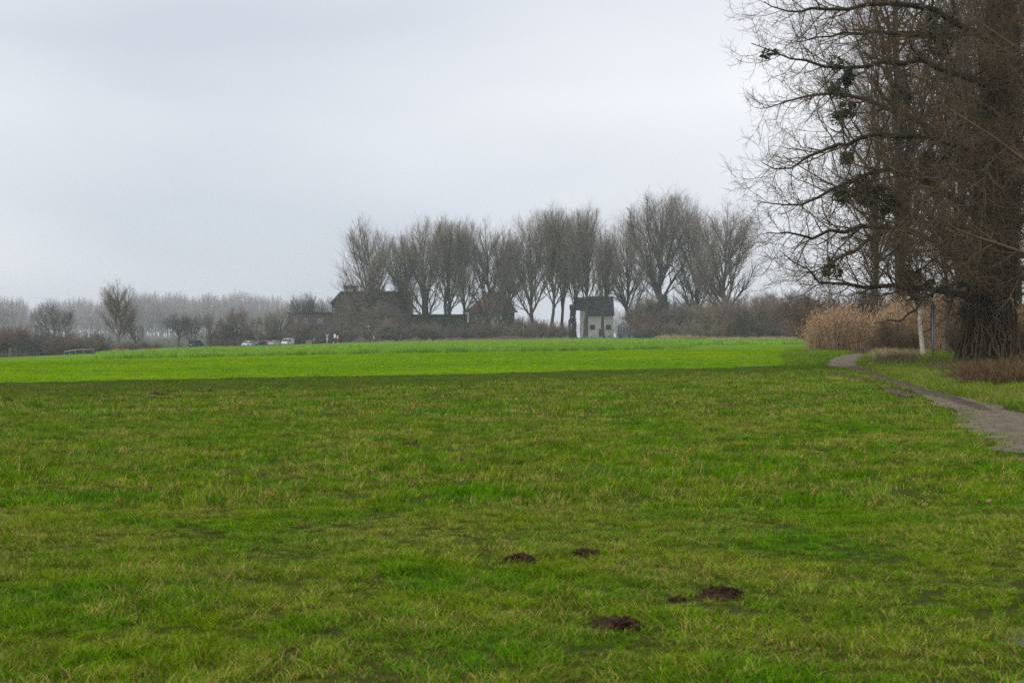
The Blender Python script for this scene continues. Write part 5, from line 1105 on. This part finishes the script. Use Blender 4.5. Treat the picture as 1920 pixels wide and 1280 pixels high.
def skin_mesh(name, joints, edges, m, parent):
    me = bpy.data.meshes.new(name); me.from_pydata([j[0] for j in joints], edges, []); me.update(); o = obj(name, me, M[m], parent)
    md = o.modifiers.new('skin', 'SKIN'); sv = me.skin_vertices[0].data
    for i, j in enumerate(joints): sv[i].radius = j[1]; sv[i].use_root = (i == 0)
    o.modifiers.new('smooth', 'SUBSURF').levels = 1; o.modifiers['smooth'].render_levels = 1; return o
def person(label, u, Y, rot, top, legs, hair, hat=None, dz=0.0):
    p = on_ground(u, Y, dz); t_ = thing('person', label, 'person', tuple(p), rot)
    J = [((0, 0, .95), (.15, .11)), ((0, 0, 1.15), (.13, .10)), ((0, 0, 1.38), (.17, .11)), ((0, 0, 1.50), (.06, .06)), ((0, .02, 1.60), (.085, .095)), ((0, .02, 1.70), (.08, .09)),
         ((-.19, 0, 1.42), (.06, .06)), ((-.25, .02, 1.16), (.045, .045)), ((-.24, .14, .95), (.035, .035)), ((-.24, .2, .87), (.04, .025)), ((.19, 0, 1.42), (.06, .06)), ((.25, -.02, 1.16), (.045, .045)), ((.25, .08, .94), (.035, .035)), ((.25, .13, .86), (.04, .025)),
         ((-.10, 0, .88), (.10, .10)), ((-.11, .12, .48), (.065, .07)), ((-.11, .10, .08), (.045, .05)), ((-.11, .24, .03), (.04, .03)), ((.10, 0, .88), (.10, .10)), ((.11, -.04, .48), (.065, .07)), ((.11, -.20, .10), (.045, .05)), ((.11, -.08, .03), (.04, .03))]
    E = [(0, 1), (1, 2), (2, 3), (3, 4), (4, 5), (2, 6), (6, 7), (7, 8), (8, 9), (2, 10), (10, 11), (11, 12), (12, 13), (0, 14), (14, 15), (15, 16), (16, 17), (0, 18), (18, 19), (19, 20), (20, 21)]
    skin_mesh('body', J, E, 'skin', t_)
    gJ = [(J[k][0], (J[k][1][0] + .025, J[k][1][1] + .025)) for k in (0, 1, 2, 6, 7, 8, 10, 11, 12)]; skin_mesh('jacket', gJ, [(0, 1), (1, 2), (2, 3), (3, 4), (4, 5), (2, 6), (6, 7), (7, 8)], top, t_)
    lJ = [(J[k][0], (J[k][1][0] + .02, J[k][1][1] + .02)) for k in (0, 14, 15, 16, 18, 19, 20)]; skin_mesh('trousers', lJ, [(0, 1), (1, 2), (2, 3), (0, 4), (4, 5), (5, 6)], legs, t_)
    bm = bmesh.new(); bmesh.ops.create_uvsphere(bm, u_segments=12, v_segments=8, radius=.12)
    for v in bm.verts: v.co = Vector((v.co.x * .95, v.co.y * 1.05 - .01, max(v.co.z, -.05) * 1.0 + 1.72))
    me = bpy.data.meshes.new('hair'); bm.to_mesh(me); bm.free(); obj('hat' if hat else 'hair', me, M[hair], t_)
    return t_
person('person in a pale pink jacket walking behind the first earth heap', 701, 372, R(-70), 'cloth_pink', 'jeans', 'cloth_pink', True, .25)
person('person in dark clothes and straw-coloured hat left of the second earth heap', 752, 375, R(60), 'cloth_dark', 'jeans', 'cloth_straw', True, .35)
# post fence at the left edge
f0 = on_ground(-12, 262); t_ = thing('post_fence', 'low fence of many thin wooden posts at the left edge below the willows', 'fence', tuple(f0))
tops = []
for k in range(17):
    q = on_ground(-12 + k * 5.3, 262 + k * 0.6) - f0; hh = 0.95 + 0.12 * math.sin(k * 2.3); pipe('post', [(q[0], q[1], q[2] - .3), (q[0] + .02, q[1], q[2] + hh)], 0.05, 'wood_post', t_, 6); tops.append(q + np.array([0, -0.06, .8]))
pipe('wire', tops, 0.008, 'dark_metal', t_, 4); pipe('wire', [q - np.array([0, 0, .4]) for q in tops], 0.008, 'dark_metal', t_, 4)
# footbridge
f0 = on_ground(120, 284); t_ = thing('footbridge', 'pale weathered footbridge with low rail in front of the brown shrubs', 'footbridge', tuple(f0))
line = [P(u, v, 284 + (u - 120) * .03) - f0 for u, v in [(120, 659.5), (130, 657.6), (141, 655.8), (156, 655.0), (175, 655.2)]]
for off, wd in [(0.0, 0.085)]: pipe('rail', [q + np.array([0, 0, off]) for q in line], wd, 'wood_grey', t_, 6)
for q in line: pipe('post', [(q[0], q[1] + .05, q[2] - 1.2), (q[0], q[1] + .05, q[2] - .05)], 0.045, 'wood_grey', t_, 6)
for i in range(4):
    a, b = line[i], line[i + 1]
    for k in range(5):
        e = a + (b - a) * (k + .5) / 5; box('plank', e[0] - .16 * abs(b[0] - a[0]) / 1.2, e[0] + .16 * abs(b[0] - a[0]) / 1.2, e[1] + .15, e[1] + 1.4, e[2] - .95, e[2] - .88, 'wood_grey', t_)
t2 = on_ground(143, 284); q = P(142.5, 653.4, 284)
# bare earth strip by the lane on the left
me = sheet('lane', np.linspace(-118, -60, 60), np.linspace(255, 372, 120), lambda x, y: np.abs(y - np.interp(x, [-100, -86, -70, -60], [250, 285, 350, 366])) < np.interp(x, [-100, -90, -80, -60], [7, 13, 12, 4]), material('lane_soil', (0.26, 0.17, 0.12), (0.20, 0.14, 0.10), 0.3, 0.95), 0.06); tag(me, kind='structure')

# ------------------------------------------------------------------ haze in the air
hm = bpy.data.materials.new('haze'); hm.use_nodes = True; t = hm.node_tree; t.nodes.clear()
ho = N(t, 'ShaderNodeOutputMaterial'); pv = N(t, 'ShaderNodeVolumePrincipled'); pv.inputs['Color'].default_value = (0.86, 0.93, 1.0, 1); pv.inputs['Density'].default_value = 0.0003
pv.inputs['Density Attribute'].default_value = ''; pv.inputs['Color Attribute'].default_value = ''; pv.inputs['Temperature Attribute'].default_value = ''
t.links.new(pv.outputs[0], ho.inputs['Volume'])
try: hm.cycles.homogeneous_volume = True
except Exception: pass
bm = bmesh.new(); bmesh.ops.create_cube(bm, size=1)
for v in bm.verts: v.co = Vector((v.co.x * 2840, 650 + v.co.y * 1940, 16.5 + v.co.z * 51))
me = bpy.data.meshes.new('haze'); bm.to_mesh(me); bm.free(); tag(obj('haze', me, hm), 'thin pale winter haze over the whole place', 'haze', kind='stuff')
